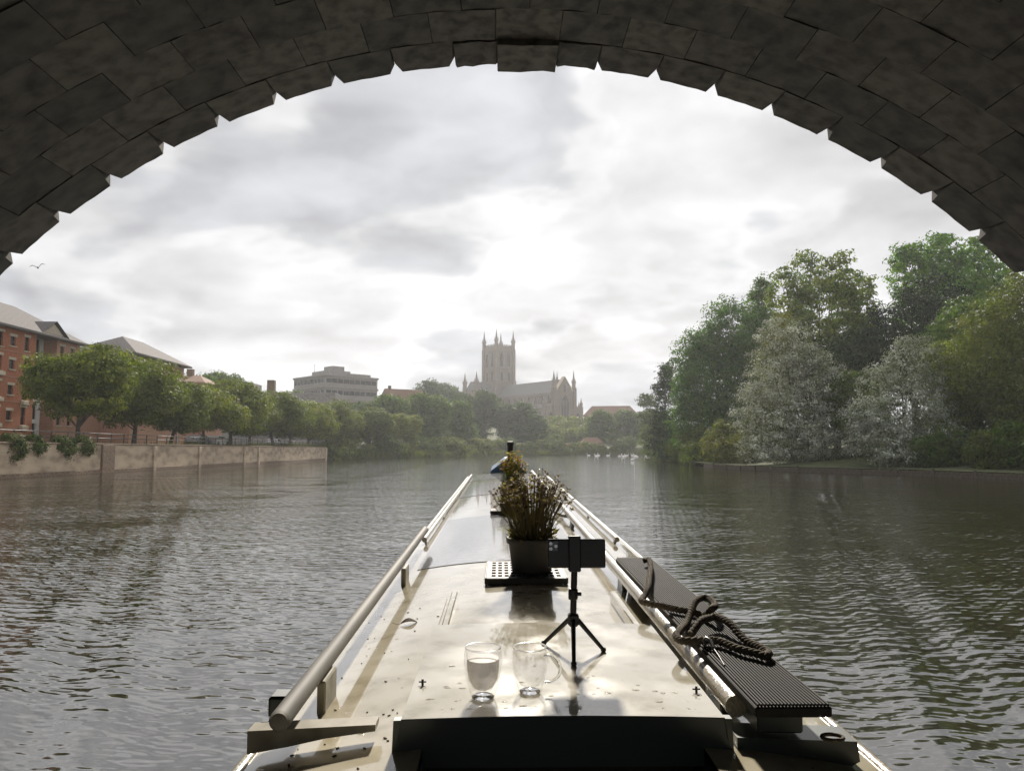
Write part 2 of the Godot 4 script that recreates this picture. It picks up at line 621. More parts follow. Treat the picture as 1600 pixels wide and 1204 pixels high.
func make_water() -> void:
	var m := StandardMaterial3D.new()
	m.albedo_color = lin(0.022, 0.020, 0.012)
	m.refraction_enabled = true
	m.refraction_scale = 0.11
	m.roughness = 0.03
	m.metallic_specular = 0.72
	m.uv1_triplanar = true
	m.uv1_world_triplanar = true
	m.uv1_scale = Vector3(1.0 / 13.0, 1.0, 1.0 / 11.0)
	m.normal_enabled = true
	m.normal_scale = 1.0
	m.normal_texture = ImageTexture.create_from_image(wave_normals(1024, 52, 34.0, 190.0, 0.55, 4, 0.95, 13.0, 11.0, 0.056))
	var xs := axis(0.14, 13.0, 1.14, 460.0)
	var zs := axis(0.14, 26.0, 1.10, 600.0)
	var all_x := []
	for k in range(xs.size() - 1, 0, -1):
		all_x.append(-xs[k])
	all_x.append_array(xs)
	var all_z := []
	for z in [80.0, 60.0, 30.0, 18.0, 12.0, 8.0, 5.0, 3.0, 1.5, 0.8]:
		all_z.append(z)
	for z in zs:
		all_z.append(-z)
	var rng := RandomNumberGenerator.new()
	rng.seed = 21
	var ws := []
	for k in 16:
		var l := 0.5 * pow(2.2 / 0.5, rng.randf())
		var a := PI / 2 + rng.randfn(0.0, 0.5)
		ws.append([cos(a) * TAU / l, sin(a) * TAU / l, rng.randf() * TAU, 0.0011 * l * rng.randf_range(0.5, 1.0)])
	var v := PackedVector3Array()
	var n := PackedVector3Array()
	var idx := PackedInt32Array()
	for z: float in all_z:
		for x: float in all_x:
			var away := sqrt(x * x + (z + 8.0) * (z + 8.0))
			var keep := 1.0 - smoothstep(14.0, 42.0, away)
			var y := 0.0
			var gx := 0.0
			var gz := 0.0
			if keep > 0.0:
				for w in ws:
					var f: float = w[0] * x + w[1] * z + w[2]
					y += sin(f) * w[3]
					gx += cos(f) * w[3] * w[0]
					gz += cos(f) * w[3] * w[1]
				# the boat's wash: a few low crests that spread from the hull on both sides
				var s := absf(x - 0.13)
				var q := s * 0.93 + (z + 9.0) * 0.36
				var wash := exp(-pow((q - 4.2) / 1.3, 2.0)) * 0.022 * smoothstep(1.2, 3.0, s)
				var wf := q * TAU / 0.95
				y += sin(wf) * wash
				var g := cos(wf) * wash * TAU / 0.95
				gx += g * 0.93 * signf(x - 0.13)
				gz += g * 0.36
			v.append(Vector3(x, y * keep, z))
			n.append(Vector3(-gx * keep, 1, -gz * keep).normalized())
	var cols := all_x.size()
	for j in all_z.size() - 1:
		for i in cols - 1:
			var a := j * cols + i
			for t in [a, a + 1, a + cols, a + 1, a + cols + 1, a + cols]:
				idx.append(t)
	# clockwise seen from above: x right, z falling along the rows
	for k in range(0, idx.size(), 3):
		var p := v[idx[k]]
		if (v[idx[k + 1]] - p).cross(v[idx[k + 2]] - p).y > 0.0:
			var t := idx[k + 1]
			idx[k + 1] = idx[k + 2]
			idx[k + 2] = t
	var arr := []
	arr.resize(Mesh.ARRAY_MAX)
	arr[Mesh.ARRAY_VERTEX] = v
	arr[Mesh.ARRAY_NORMAL] = n
	arr[Mesh.ARRAY_INDEX] = idx
	var mesh := ArrayMesh.new()
	mesh.add_surface_from_arrays(Mesh.PRIMITIVE_TRIANGLES, arr)
	setting("river_water", mesh, m)


# ---------------------------------------------------------------- bridge
const ARCH := Vector2(0.21, -2.22)
const ARCH_R := 9.66


func arch_block(sd: int, half: float, r0: float, r1: float, depth: float, chamfer: float, rough: float) -> ArrayMesh:
	# one stone of the vault, centred at the crown (angle 0), its front at z = 0, running back to +depth
	var rng := RandomNumberGenerator.new()
	rng.seed = sd
	var mb := MB.new()
	var na := 5
	var nz := 2
	var polar := func(a: float, r: float, z: float) -> Vector3: return Vector3(sin(a) * r, cos(a) * r, z)
	var low := []
	for j in nz + 1:
		var line := []
		var z := depth * j / nz
		var cut := lerpf(chamfer, minf(chamfer, 0.012), minf(1.0, 1.6 * j / nz))
		line.append(polar.call(-half, r0 + cut, z))
		for i in na + 1:
			var a := lerpf(-half + cut * 0.62 / r0, half - cut * 0.62 / r0, float(i) / na)
			line.append(polar.call(a, r0 + rng.randf_range(-rough, rough), z + (rng.randf_range(-rough, rough) if j == 1 else 0.0)))
		line.append(polar.call(half, r0 + cut, z))
		low.append(line)
	for j in nz:
		for i in na + 2:
			var mid: Vector3 = (low[j][i] + low[j][i + 1]) * 0.5
			mb.quad(low[j][i], low[j][i + 1], low[j + 1][i + 1], low[j + 1][i], Vector3(-mid.x + (0.0 if absf(i - (na + 1) * 0.5) < na * 0.5 + 0.3 else signf(mid.x) * r0), -mid.y, 0))
	for s in [-1, 1]:
		var k: int = 0 if s < 0 else na + 2
		mb.quad(low[0][k], low[nz][k], polar.call(half * s, r1, depth), polar.call(half * s, r1, 0.0), Vector3(s, 0, 0))
	for j in [0, nz]:
		for i in na + 2:
			var p: Vector3 = low[j][i]
			var q: Vector3 = low[j][i + 1]
			mb.quad(p, q, polar.call(atan2(q.x, q.y), r1, q.z), polar.call(atan2(p.x, p.y), r1, p.z), Vector3(0, 0, -1 if j == 0 else 1))
	mb.quad(polar.call(-half, r1, 0.0), polar.call(half, r1, 0.0), polar.call(half, r1, depth), polar.call(-half, r1, depth), Vector3.UP)
	return mb.mesh()


func arch_at(deg: float, z: float) -> Transform3D:
	return Transform3D(Basis(Vector3(0, 0, 1), -deg_to_rad(deg)), Vector3(ARCH.x, ARCH.y, z))


func vault_shell(r: float, a0: float, a1: float, z0: float, z1: float, inward: bool) -> ArrayMesh:
	var mb := MB.new()
	for k in 40:
		var a := deg_to_rad(lerpf(a0, a1, k / 40.0))
		var b := deg_to_rad(lerpf(a0, a1, (k + 1) / 40.0))
		var da := Vector3(sin(a), cos(a), 0)
		var db := Vector3(sin(b), cos(b), 0)
		var o := Vector3(ARCH.x, ARCH.y, 0)
		var s := -1.0 if inward else 1.0
		mb.tri(o + da * r + Vector3(0, 0, z0), o + db * r + Vector3(0, 0, z0), o + db * r + Vector3(0, 0, z1), da * s, db * s, db * s)
		mb.tri(o + da * r + Vector3(0, 0, z0), o + db * r + Vector3(0, 0, z1), o + da * r + Vector3(0, 0, z1), da * s, db * s, da * s)
	return mb.mesh()


func make_bridge() -> void:
	var b := thing("stone_bridge", "dark weathered stone arch bridge spanning overhead above the boat", "bridge", "", at(0, 0, -10))
	var stones := [M.stone, M.stone_b, M.stone_c]
	var rng := RandomNumberGenerator.new()
	rng.seed = 3
	var half := deg_to_rad(2.5) - 0.0003
	var fronts := []
	for k in 5:
		fronts.append(arch_block(100 + k, half, ARCH_R, ARCH_R + 0.55, 0.632, 0.14, 0.006))
	var angles := []
	for k in 11:
		angles.append(-7.55 - 5.0 * k)
		angles.append(9.25 + 5.0 * k)
	for a in angles:
		part(b, "voussoir", fronts[rng.randi() % 5], stones[rng.randi() % 3], arch_at(a, rng.randf_range(-0.012, 0.012)))
	# the crown: a keystone that hangs lower, a narrower stone on either side
	part(b, "keystone", arch_block(120, deg_to_rad(2.45), ARCH_R - 0.085, ARCH_R + 0.6, 0.68, 0.012, 0.02), M.stone_c, arch_at(0.9, -0.04))
	part(b, "voussoir", arch_block(121, deg_to_rad(1.75), ARCH_R - 0.01, ARCH_R + 0.55, 0.6, 0.03, 0.016), M.stone, arch_at(-3.3, 0.0))
	part(b, "voussoir", arch_block(122, deg_to_rad(1.70), ARCH_R + 0.0, ARCH_R + 0.55, 0.6, 0.03, 0.018), M.stone_b, arch_at(5.05, 0.0))
	var inner := []
	for k in 6:
		inner.append(arch_block(130 + k, half, ARCH_R + 0.004 * (k % 3), ARCH_R + 0.5, 0.671, 0.006, 0.008))
	var z := 0.64
	for ring in 6:
		var shift := 2.5 if ring % 2 == 0 else 0.0
		for k in 23:
			var a := -57.5 + 5.0 * k + shift + 0.85
			part(b, "vault_stone", inner[rng.randi() % 6], stones[rng.randi() % 3], arch_at(a, z))
		z += 0.675
	part(b, "vault", vault_shell(ARCH_R + 0.04, -77, 77, z, 38.0, true), M.stone_b)  # unseen length added behind the camera to darken the soffit and near faces
	part(b, "vault_backing", vault_shell(ARCH_R + 0.56, -80, 80, 0.06, z + 0.01, true), M.stone_b)
	for s in [-1, 1]:
		part(b, "vault_haunch", vault_shell(ARCH_R + 0.03, s * 60.0, s * 78.0, 0.0, z, true), M.stone)
	# spandrel wall over the arch, seen from down river; pier on each side, deck and parapet
	var mb := MB.new()
	var poly := PackedVector2Array()
	for k in 41:
		var a := deg_to_rad(lerpf(-80, 80, k / 40.0))
		poly.append(Vector2(ARCH.x + sin(a) * (ARCH_R + 0.5), ARCH.y + cos(a) * (ARCH_R + 0.5)))
	poly.append(Vector2(24, -1.0)); poly.append(Vector2(24, 9.0)); poly.append(Vector2(-24, 9.0)); poly.append(Vector2(-24, -1.0))
	mb.prism(poly, 0.03, 0.5)
	mb.prism(poly, 37.4, 37.9)
	part(b, "spandrel_wall", mb.mesh(), M.stone_c)
	mb = MB.new()
	mb.box(Vector3(0, 8.6, 19), Vector3(48, 0.7, 36.6))
	part(b, "deck", mb.mesh(), M.paving)
	for zz in [0.27, 37.6]:
		mb = MB.new()
		mb.box(Vector3(0, 9.55, zz), Vector3(48, 1.1, 0.4), 0.04)
		part(b, "parapet", mb.mesh(), M.stone_c)
	for s in [-1, 1]:
		mb = MB.new()
		mb.box(Vector3(ARCH.x + s * 11.1, -0.7, 19), Vector3(3.1, 2.8, 38.4), 0.05)
		part(b, "pier", mb.mesh(), M.stone)


# ---------------------------------------------------------------- boat
func roof_y(x: float) -> float:
	return 1.35 - 0.075 * x * x / 0.49


func roof_sheet(mb: MB, x0: float, x1: float, z0: float, z1: float, lift := 0.0, nx := 14, thick := 0.0) -> void:
	for k in nx:
		var a := lerpf(x0, x1, float(k) / nx)
		var b := lerpf(x0, x1, float(k + 1) / nx)
		var na := Vector3(0.306 * a, 1, 0).normalized()
		var nb := Vector3(0.306 * b, 1, 0).normalized()
		var p := Vector3(a, roof_y(a) + lift, z0)
		var q := Vector3(b, roof_y(b) + lift, z0)
		var r := Vector3(b, roof_y(b) + lift, z1)
		var s := Vector3(a, roof_y(a) + lift, z1)
		mb.tri(p, q, r, na, nb, nb)
		mb.tri(p, r, s, na, nb, na)
		if thick > 0.0:
			var d := Vector3(0, -thick, 0)
			mb.quad(p, q, q + d, p + d, Vector3(0, 0, z0 - z1))
			mb.quad(s, r, r + d, s + d, Vector3(0, 0, z1 - z0))
	if thick > 0.0:
		for x in [x0, x1]:
			var y := roof_y(x) + lift
			mb.quad(Vector3(x, y, z0), Vector3(x, y, z1), Vector3(x, y - thick, z1), Vector3(x, y - thick, z0), Vector3(x - (x0 + x1) * 0.5, 0, 0))


func on_boat(local: Vector3, turn := 0.0) -> Transform3D:
	return boat_at * Transform3D(Basis(Vector3.UP, turn), local)


func make_boat() -> void:
	var b := thing("narrowboat", "long narrowboat with wet cream roof and sliding hatch heading down river", "narrowboat", "", boat_at)
	var mb := MB.new()
	roof_sheet(mb, -0.70, 0.70, -2.3, -13.0, 0.0, 28, 0.02)
	roof_sheet(mb, -0.70, -0.30, -1.28, -2.3, 0.0, 8, 0.02)
	roof_sheet(mb, 0.30, 0.70, -1.28, -2.3, 0.0, 8, 0.02)
	part(b, "roof", mb.mesh(), M.roof_paint)
	# edge trim, cabin sides, gunwale, hull
	for s in [-1.0, 1.0]:
		mb = MB.new()
		mb.tube([Vector3(s * 0.702, 1.268, -1.26), Vector3(s * 0.702, 1.268, -13.02)], [0.016], 10)
		part(b, "roof_edge", mb.mesh(), M.rail_paint)
		mb = MB.new()
		mb.quad(Vector3(s * 0.70, 1.262, -1.27), Vector3(s * 0.70, 1.262, -13.0), Vector3(s * 0.83, 0.52, -13.0), Vector3(s * 0.83, 0.52, -1.27), Vector3(s, 0.1, 0))
		part(b, "cabin_side", mb.mesh(), M.boat_green)
		for k in 4:
			mb = MB.new()
			mb.lathe([Vector2(0.0, 0.0), Vector2(0.17, 0.0), Vector2(0.19, 0.012), Vector2(0.2, 0.0)], 20, Vector3(s * 0.768, 0.9, -3.4 - 2.6 * k), false, Basis(Vector3(0, 0, 1), -s * PI / 2 * 0.89))
			part(b, "porthole", mb.mesh(), M.pane)
	mb = MB.new()
	var deck := PackedVector2Array([Vector2(-1.02, 1.6), Vector2(-1.02, -13.6), Vector2(-0.75, -15.2), Vector2(0, -16.6), Vector2(0.75, -15.2), Vector2(1.02, -13.6), Vector2(1.02, 1.6)])
	mb.prism(deck, -0.5, 0.9, Basis(Vector3(1, 0, 0), Vector3(0, 0, 1), Vector3(0, 1, 0)) if false else Basis(Vector3.RIGHT, PI / 2), Vector3(0, 0.4, 0))
	part(b, "hull", mb.mesh(), M.hull_black)
	mb = MB.new()
	mb.quad(Vector3(-0.70, 1.26, -13.0), Vector3(0.70, 1.26, -13.0), Vector3(0.83, 0.5, -13.0), Vector3(-0.83, 0.5, -13.0), Vector3(0, 0, -1))
	part(b, "front_bulkhead", mb.mesh(), M.boat_green)
	# stern bulkhead with the open hatchway, dark cabin inside
	mb = MB.new()
	for s in [-1.0, 1.0]:
		mb.quad(Vector3(s * 0.30, 1.33, -1.29), Vector3(s * 0.70, 1.27, -1.29), Vector3(s * 0.83, 0.5, -1.29), Vector3(s * 0.30, 0.5, -1.29), Vector3(0, 0, 1))
		mb.quad(Vector3(s * 0.30, 1.335, -1.28), Vector3(s * 0.30, 1.335, -2.3), Vector3(s * 0.30, 1.25, -2.3), Vector3(s * 0.30, 1.25, -1.28), Vector3(-s, 0, 0))
	part(b, "stern_bulkhead", mb.mesh(), M.boat_green)
	mb = MB.new()
	mb.box(Vector3(0, 0.9, -1.78), Vector3(0.66, 0.86, 0.03), 0.004)
	part(b, "cabin_door", mb.mesh(), M.interior)
	# sliding hatch
	var h := MB.new()
	var nx := 12
	for k in nx:
		var a := lerpf(-0.345, 0.345, float(k) / nx)
		var c := lerpf(-0.345, 0.345, float(k + 1) / nx)
		var ya := 1.405 - 0.05 * a * a
		var yc := 1.405 - 0.05 * c * c
		var na := Vector3(0.1 * a, 1, 0).normalized()
		var nc := Vector3(0.1 * c, 1, 0).normalized()
		h.tri(Vector3(a, ya, -1.646), Vector3(c, yc, -1.646), Vector3(c, yc, -2.425), na, nc, nc)
		h.tri(Vector3(a, ya, -1.646), Vector3(c, yc, -2.425), Vector3(a, ya, -2.425), na, nc, na)
		h.quad(Vector3(a, ya, -2.425), Vector3(c, yc, -2.425), Vector3(c, yc - 0.035, -2.433), Vector3(a, ya - 0.035, -2.433), Vector3(0, 0, -1))
	for s in [-1.0, 1.0]:
		h.quad(Vector3(s * 0.345, 1.39905, -1.646), Vector3(s * 0.345, 1.39905, -2.425), Vector3(s * 0.352, 1.352, -2.43), Vector3(s * 0.352, 1.352, -1.646), Vector3(s, 0, 0))
	var top := part(b, "hatch_lid", h.mesh(), M.hatch_paint)
	var lip := PackedVector2Array()
	for k in 13:
		var x := lerpf(-0.362, 0.362, k / 12.0)
		lip.append(Vector2(x, 1.4015 - 0.05 * x * x))
	lip.append(Vector2(0.365, 1.322)); lip.append(Vector2(0.33, 1.318)); lip.append(Vector2(0.322, 1.297)); lip.append(Vector2(-0.322, 1.297)); lip.append(Vector2(-0.33, 1.318)); lip.append(Vector2(-0.365, 1.322))
	mb = MB.new()
	mb.prism(lip, -1.672, -1.650)
	part(top, "front_board", mb.mesh(), M.boat_green)
	for p in [Vector2(-0.322, -1.86), Vector2(0.325, -1.80)]:
		mb = MB.new()
		mb.tube([Vector3(p.x, 1.392, p.y), Vector3(p.x, 1.414, p.y)], [0.003], 8)
		mb.tube([Vector3(p.x - 0.009, 1.407, p.y), Vector3(p.x + 0.009, 1.407, p.y)], [0.002], 6)
		part(top, "bolt", mb.mesh(), M.iron)
	for s in [-1.0, 1.0]:
		mb = MB.new()
		mb.box(Vector3(s * 0.316, 1.355, -2.355), Vector3(0.024, 0.05, 1.33), 0.004)
		mb.box(Vector3(s * 0.338, 1.343, -2.355), Vector3(0.018, 0.022, 1.33), 0.003)
		part(b, "hatch_runner", mb.mesh(), M.roof_paint)
	# handrail on the right side, a thin one along both edges further on
	mb = MB.new()
	mb.tube([Vector3(0.403, 1.385, -1.75), Vector3(0.400, 1.385, -6.4), Vector3(0.40, 1.385, -12.6)], [0.025], 18)
	var rail := part(b, "handrail", mb.mesh(), M.rail_paint)
	for z in [-1.9, -3.32, -5.6, -8.0, -10.4, -12.4]:
		mb = MB.new()
		mb.box(Vector3(0.402, 1.345, z), Vector3(0.022, 0.07, 0.13), 0.004)
		part(rail, "rail_bracket", mb.mesh(), M.boat_green)
	for s in [-1.0, 1.0]:
		mb = MB.new()
		mb.tube([Vector3(s * 0.63, 1.32, -4.9), Vector3(s * 0.63, 1.32, -12.7)], [0.017], 10)
		var r2 := part(b, "handrail", mb.mesh(), M.rail_paint)
		for z in [-5.0, -6.5, -8.0, -9.5, -11.0, -12.5]:
			mb = MB.new()
			mb.box(Vector3(s * 0.63, 1.297, z), Vector3(0.014, 0.04, 0.05), 0.003)
			part(r2, "rail_bracket", mb.mesh(), M.rail_paint)
	# racks across the roof edges that carry the pole and the plank
	mb = MB.new()
	mb.prism(PackedVector2Array([Vector2(-0.69, 1.302), Vector2(-0.69, 1.352), Vector2(-0.41, 1.364), Vector2(-0.41, 1.350), Vector2(-0.52, 1.335), Vector2(-0.6, 1.318)]), -1.71, -1.76)
	part(b, "pole_rack", mb.mesh(), M.rack_paint)
	mb = MB.new()
	mb.box(Vector3(-0.655, 1.365, -1.84), Vector3(0.045, 0.05, 0.06), 0.006)
	part(b, "rack_end_block", mb.mesh(), M.boat_green)
	mb = MB.new()
	mb.prism(PackedVector2Array([Vector2(0.375, 1.318), Vector2(0.375, 1.352), Vector2(0.635, 1.342), Vector2(0.64, 1.30), Vector2(0.62, 1.29), Vector2(0.5, 1.315)]), -1.66, -1.745)
	part(b, "plank_rack", mb.mesh(), M.boat_green)
	for z in [-1.72, -3.25]:
		mb = MB.new()
		mb.box(Vector3(0.475, 1.378 if z > -2.0 else 1.362, z), Vector3(0.10, 0.05 if z > -2.0 else 0.085, 0.09), 0.004)
		part(b, "plank_block", mb.mesh(), M.boat_green)
	for q in [-2.02, -3.6]:
		mb = MB.new()
		mb.box(Vector3(-0.588, 1.335, q), Vector3(0.022, 0.085, 0.13), 0.004)
		part(b, "pole_bracket", mb.mesh(), M.rack_paint)
	# chimney and the blue cover over the bow well
	mb = MB.new()
	mb.lathe([Vector2(0.0, 0.0), Vector2(0.07, 0.0), Vector2(0.07, 0.03), Vector2(0.045, 0.05), Vector2(0.045, 0.50), Vector2(0.052, 0.51), Vector2(0.052, 0.56), Vector2(0.034, 0.565), Vector2(0.03, 0.3)], 20, Vector3(0.012, 1.345, -11.0))
	part(b, "chimney", mb.mesh(), M.hull_black)
	mb = MB.new()
	mb.prism(PackedVector2Array([Vector2(-0.40, 1.12), Vector2(-0.30, 1.38), Vector2(-0.05, 1.57), Vector2(0.05, 1.57), Vector2(0.3, 1.38), Vector2(0.4, 1.12)]), -13.05, -14.9)
	part(b, "bow_cover", mb.mesh(), M.blue_cover)


func make_boat_things() -> void:
	var rng := RandomNumberGenerator.new()
	rng.seed = 8
	# flexible panels lying on the roof
	var spans := [[-3.92, -6.15, -0.565, 0.30, "large grey wet panel lying on cream boat roof behind the flower pots"], [-8.35, -10.6, -0.60, 0.34, "grey wet panel lying on boat roof beside the chimney"], [-11.25, -12.85, -0.63, 0.34, "grey wet panel at the bow end of the boat roof"]]
	for s in spans:
		var mb := MB.new()
		roof_sheet(mb, s[2], s[3], s[0], s[1], 0.003, 18, 0.0025)
		var o := part(self, "roof_panel", mb.mesh(), M.panel, boat_at)
		tag(o, s[4], "roof panel", "panels on the boat roof")
	# long pole on the left
	var mb := MB.new()
	mb.tube([Vector3(-0.606, 1.392, -1.655), Vector3(-0.606, 1.392, -1.66), Vector3(-0.612, 1.392, -3.2), Vector3(-0.619, 1.395, -4.83)], [0.018, 0.0225, 0.0225, 0.021], 20)
	tag(part(self, "boat_pole", mb.mesh(), M.pole_wood, boat_at), "long round wooden pole resting in rack along boat roof edge", "pole")
	# grooved gangplank: board with ribs
	var p := thing("gangplank", "dark grooved decking plank laid along the boat roof under a rope", "plank", "", boat_at)
	mb = MB.new()
	mb.box(Vector3(0.484, 1.418, -2.56), Vector3(0.163, 0.022, 1.88), 0.003)
	part(p, "board", mb.mesh(), M.deck_board)
	mb = MB.new()
	for k in 21:
		mb.box(Vector3(0.4095 + 0.00745 * k, 1.4315, -2.56), Vector3(0.0042, 0.007, 1.876), 0.0012)
	var ribs := part(p, "ribs", mb.mesh(), M.deck_board)
	ribs.set_meta("kind", "stuff")
	mb = MB.new()
	var ring := []
	for k in 21:
		ring.append(Vector3(0.555 + 0.022 * cos(TAU * k / 20.0), 1.375, -1.60 + 0.016 * sin(TAU * k / 20.0)))
	mb.tube(ring, [0.004], 6, false)
	part(p, "rope_loop", mb.mesh(), M.rope)
	# three-strand rope lying on it
	var path := [Vector2(0.486, -3.242), Vector2(0.511, -3.273), Vector2(0.482, -3.091), Vector2(0.429, -2.854), Vector2(0.390, -2.684), Vector2(0.356, -2.591), Vector2(0.336, -2.524), Vector2(0.357, -2.486), Vector2(0.393, -2.449), Vector2(0.430, -2.405), Vector2(0.466, -2.371), Vector2(0.488, -2.322), Vector2(0.502, -2.283), Vector2(0.524, -2.329), Vector2(0.534, -2.412), Vector2(0.518, -2.439), Vector2(0.474, -2.371), Vector2(0.423, -2.261), Vector2(0.373, -2.154), Vector2(0.349, -2.095), Vector2(0.354, -2.051), Vector2(0.392, -2.050), Vector2(0.432, -2.056), Vector2(0.457, -2.037), Vector2(0.482, -1.972), Vector2(0.515, -1.932), Vector2(0.528, -1.911), Vector2(0.546, -1.937), Vector2(0.544, -1.982), Vector2(0.527, -2.061), Vector2(0.512, -2.152), Vector2(0.498, -2.215), Vector2(0.475, -2.209), Vector2(0.436, -2.167), Vector2(0.391, -2.107)]
	var curve := Curve3D.new()
	for k in path.size():
		var q: Vector2 = path[k]
		var lift := 0.0
		if k >= 12 and k <= 16: lift = 0.03
		if k >= 30 and k <= 33: lift = 0.022
		if k <= 4: lift = 0.012
		curve.add_point(Vector3(q.x, 1.449 + lift, q.y))
	for k in range(1, path.size() - 1):
		var t := (curve.get_point_position(k + 1) - curve.get_point_position(k - 1)) * 0.18
		curve.set_point_in(k, -t)
		curve.set_point_out(k, t)
	var total := curve.get_baked_length()
	mb = MB.new()
	for strand in 3:
		var pts := []
		var steps := int(total / 0.008)
		for k in steps + 1:
			var d := total * k / steps
			var xf := curve.sample_baked_with_rotation(d, true)
			var a := d / 0.046 * TAU + strand * TAU / 3.0
			pts.append(xf.origin + xf.basis.x * cos(a) * 0.0056 + xf.basis.y * sin(a) * 0.0056)
		mb.tube(pts, [0.0062], 7)
	tag(part(self, "mooring_rope", mb.mesh(), M.rope, boat_at), "looped brown twisted rope lying tangled on the grooved plank", "rope")
	# bungee with a pale hook beside the rope
	var hk := thing("hooked_cord", "small pale metal hook on thin cord hung over plank edge", "hook", "", boat_at)
	mb = MB.new()
	mb.tube([Vector3(0.408, 1.44, -2.02), Vector3(0.410, 1.452, -2.035), Vector3(0.417, 1.459, -2.04), Vector3(0.424, 1.454, -2.03), Vector3(0.426, 1.442, -2.005)], [0.005, 0.006, 0.006, 0.006, 0.005], 8)
	part(hk, "hook", mb.mesh(), M.steel)
	mb = MB.new()
	mb.tube([Vector3(0.426, 1.442, -2.006), Vector3(0.424, 1.4375, -1.95), Vector3(0.416, 1.4365, -1.88)], [0.002], 6)
	part(hk, "cord", mb.mesh(), M.plastic)
	# perforated tray under the near pot
	mb = MB.new()
	var holes := []
	for i in 11:
		for j in 6:
			holes.append(Rect2(0.022 + i * 0.029, 0.03 + j * 0.066, 0.0185, 0.042))
	openings(mb, Vector3(-0.196, 1.376, -3.315), Vector3(1, 0, 0), Vector3(0, 0, -1), 0.352, 0.43, holes, Vector3(0, -0.022, 0))
	mb.box(Vector3(-0.02, 1.3625, -3.309), Vector3(0.352, 0.026, 0.01), 0.002)
	for x in [-0.2, 0.16]:
		mb.box(Vector3(x, 1.3625, -3.53), Vector3(0.008, 0.026, 0.43), 0.002)
	tag(part(self, "perforated_tray", mb.mesh(), M.rubber, boat_at), "dark perforated flat tray under the near flower pot", "tray")
	plant_pot(Vector3(0.01, 1.378, -3.47), 0.088, 0.110, 0.155, 360, 0.30, 0.195, [Color(0.22, 0.13, 0.17), Color(0.42, 0.32, 0.36), Color(0.14, 0.09, 0.11)], Color(0.23, 0.19, 0.13), 0.0088, "dark grey bucket of tall faded purple flowers on perforated tray", 1)
	plant_pot(Vector3(-0.02, 1.353, -6.85), 0.10, 0.13, 0.18, 180, 0.31, 0.13, [Color(0.55, 0.24, 0.08), Color(0.50, 0.36, 0.09), Color(0.42, 0.38, 0.15)], Color(0.20, 0.21, 0.06), 0.012, "grey pot of tall yellow and orange flowers further along roof", 2)
	plant_pot(Vector3(-0.06, 1.358, -6.2), 0.06, 0.075, 0.075, 90, 0.06, 0.09, [Color(0.7, 0.7, 0.66), Color(0.62, 0.6, 0.5)], Color(0.06, 0.08, 0.03), 0.010, "low pot of small white flowers between taller pots", 3)
	mb = MB.new()
	mb.box(Vector3(-0.155, 1.365, -6.28), Vector3(0.13, 0.025, 0.22), 0.004)
	tag(part(self, "wooden_block", mb.mesh(), M.pole_wood, boat_at), "small flat wooden block beside low pot of white flowers", "block")
	mb = MB.new()
	mb.tube([Vector3(0.43, 1.37, -5.7), Vector3(0.35, 1.362, -6.0), Vector3(0.30, 1.362, -6.4)], [0.013], 10)
	tag(part(self, "wooden_stick", mb.mesh(), M.pole_wood, boat_at), "short brown wooden stick lying across roof beside handrail", "stick")
	make_tripod()
	make_mugs()
	# dry leaf
	mb = MB.new()
	for k in 6:
		for s in [-1.0, 1.0]:
			var a := k / 6.0
			var c := (k + 1) / 6.0
			var wa := sin(PI * a) * 0.018
			var wc := sin(PI * c) * 0.018
			mb.quad(Vector3(a * 0.07, sin(a * 3.0) * 0.008, 0), Vector3(c * 0.07, sin(c * 3.0) * 0.008, 0), Vector3(c * 0.07, sin(c * 3.0) * 0.008 + wc * 0.5, s * wc), Vector3(a * 0.07, sin(a * 3.0) * 0.008 + wa * 0.5, s * wa), Vector3.UP)
	mb.tube([Vector3(0, 0.001, 0), Vector3(-0.015, 0.004, 0.004), Vector3(-0.026, 0.010, 0.006)], [0.001], 5)
	tag(part(self, "fallen_leaf", mb.mesh(), M.dead_leaf, on_boat(Vector3(-0.50, roof_y(0.48) + 0.002, -2.76), 0.3)), "curled dry leaf lying on wet cream roof", "leaf")
	# rain drops and specks of dirt
	var drops := MB.new()
	for k in 60:
		var x := rng.randf_range(-0.32, 0.33)
		var z := -1.69 - 0.22 * pow(rng.randf(), 1.6) - (0.4 * rng.randf() if k % 6 == 0 else 0.0)
		var r := rng.randf_range(0.0015, 0.005)
		drops.lathe([Vector2(r, 0.0), Vector2(r * 0.92, r * 0.14), Vector2(r * 0.6, r * 0.24), Vector2(0, r * 0.27)], 9, Vector3(x, 1.4048 - 0.05 * x * x, z), false, Basis.from_scale(Vector3(rng.randf_range(1.0, 2.2), 1, rng.randf_range(0.8, 1.2))))
	for k in 80:
		var x := rng.randf_range(-0.68, -0.38) if k % 3 else rng.randf_range(0.4, 0.66)
		var z := rng.randf_range(-1.35, -2.6)
		var r := rng.randf_range(0.0015, 0.0048)
		drops.lathe([Vector2(r, 0.0), Vector2(r * 0.92, r * 0.14), Vector2(r * 0.6, r * 0.24), Vector2(0, r * 0.27)], 9, Vector3(x, roof_y(x) - 0.0004, z), false, Basis.from_scale(Vector3(rng.randf_range(1.0, 2.4), 1, rng.randf_range(0.8, 1.3))))
	var dr := part(self, "rain_drops", drops.mesh(), M.drop, boat_at)
	tag(dr, "rain drops and small puddles on the wet cream roof", "water drops", "", "stuff")
	var specks := MB.new()
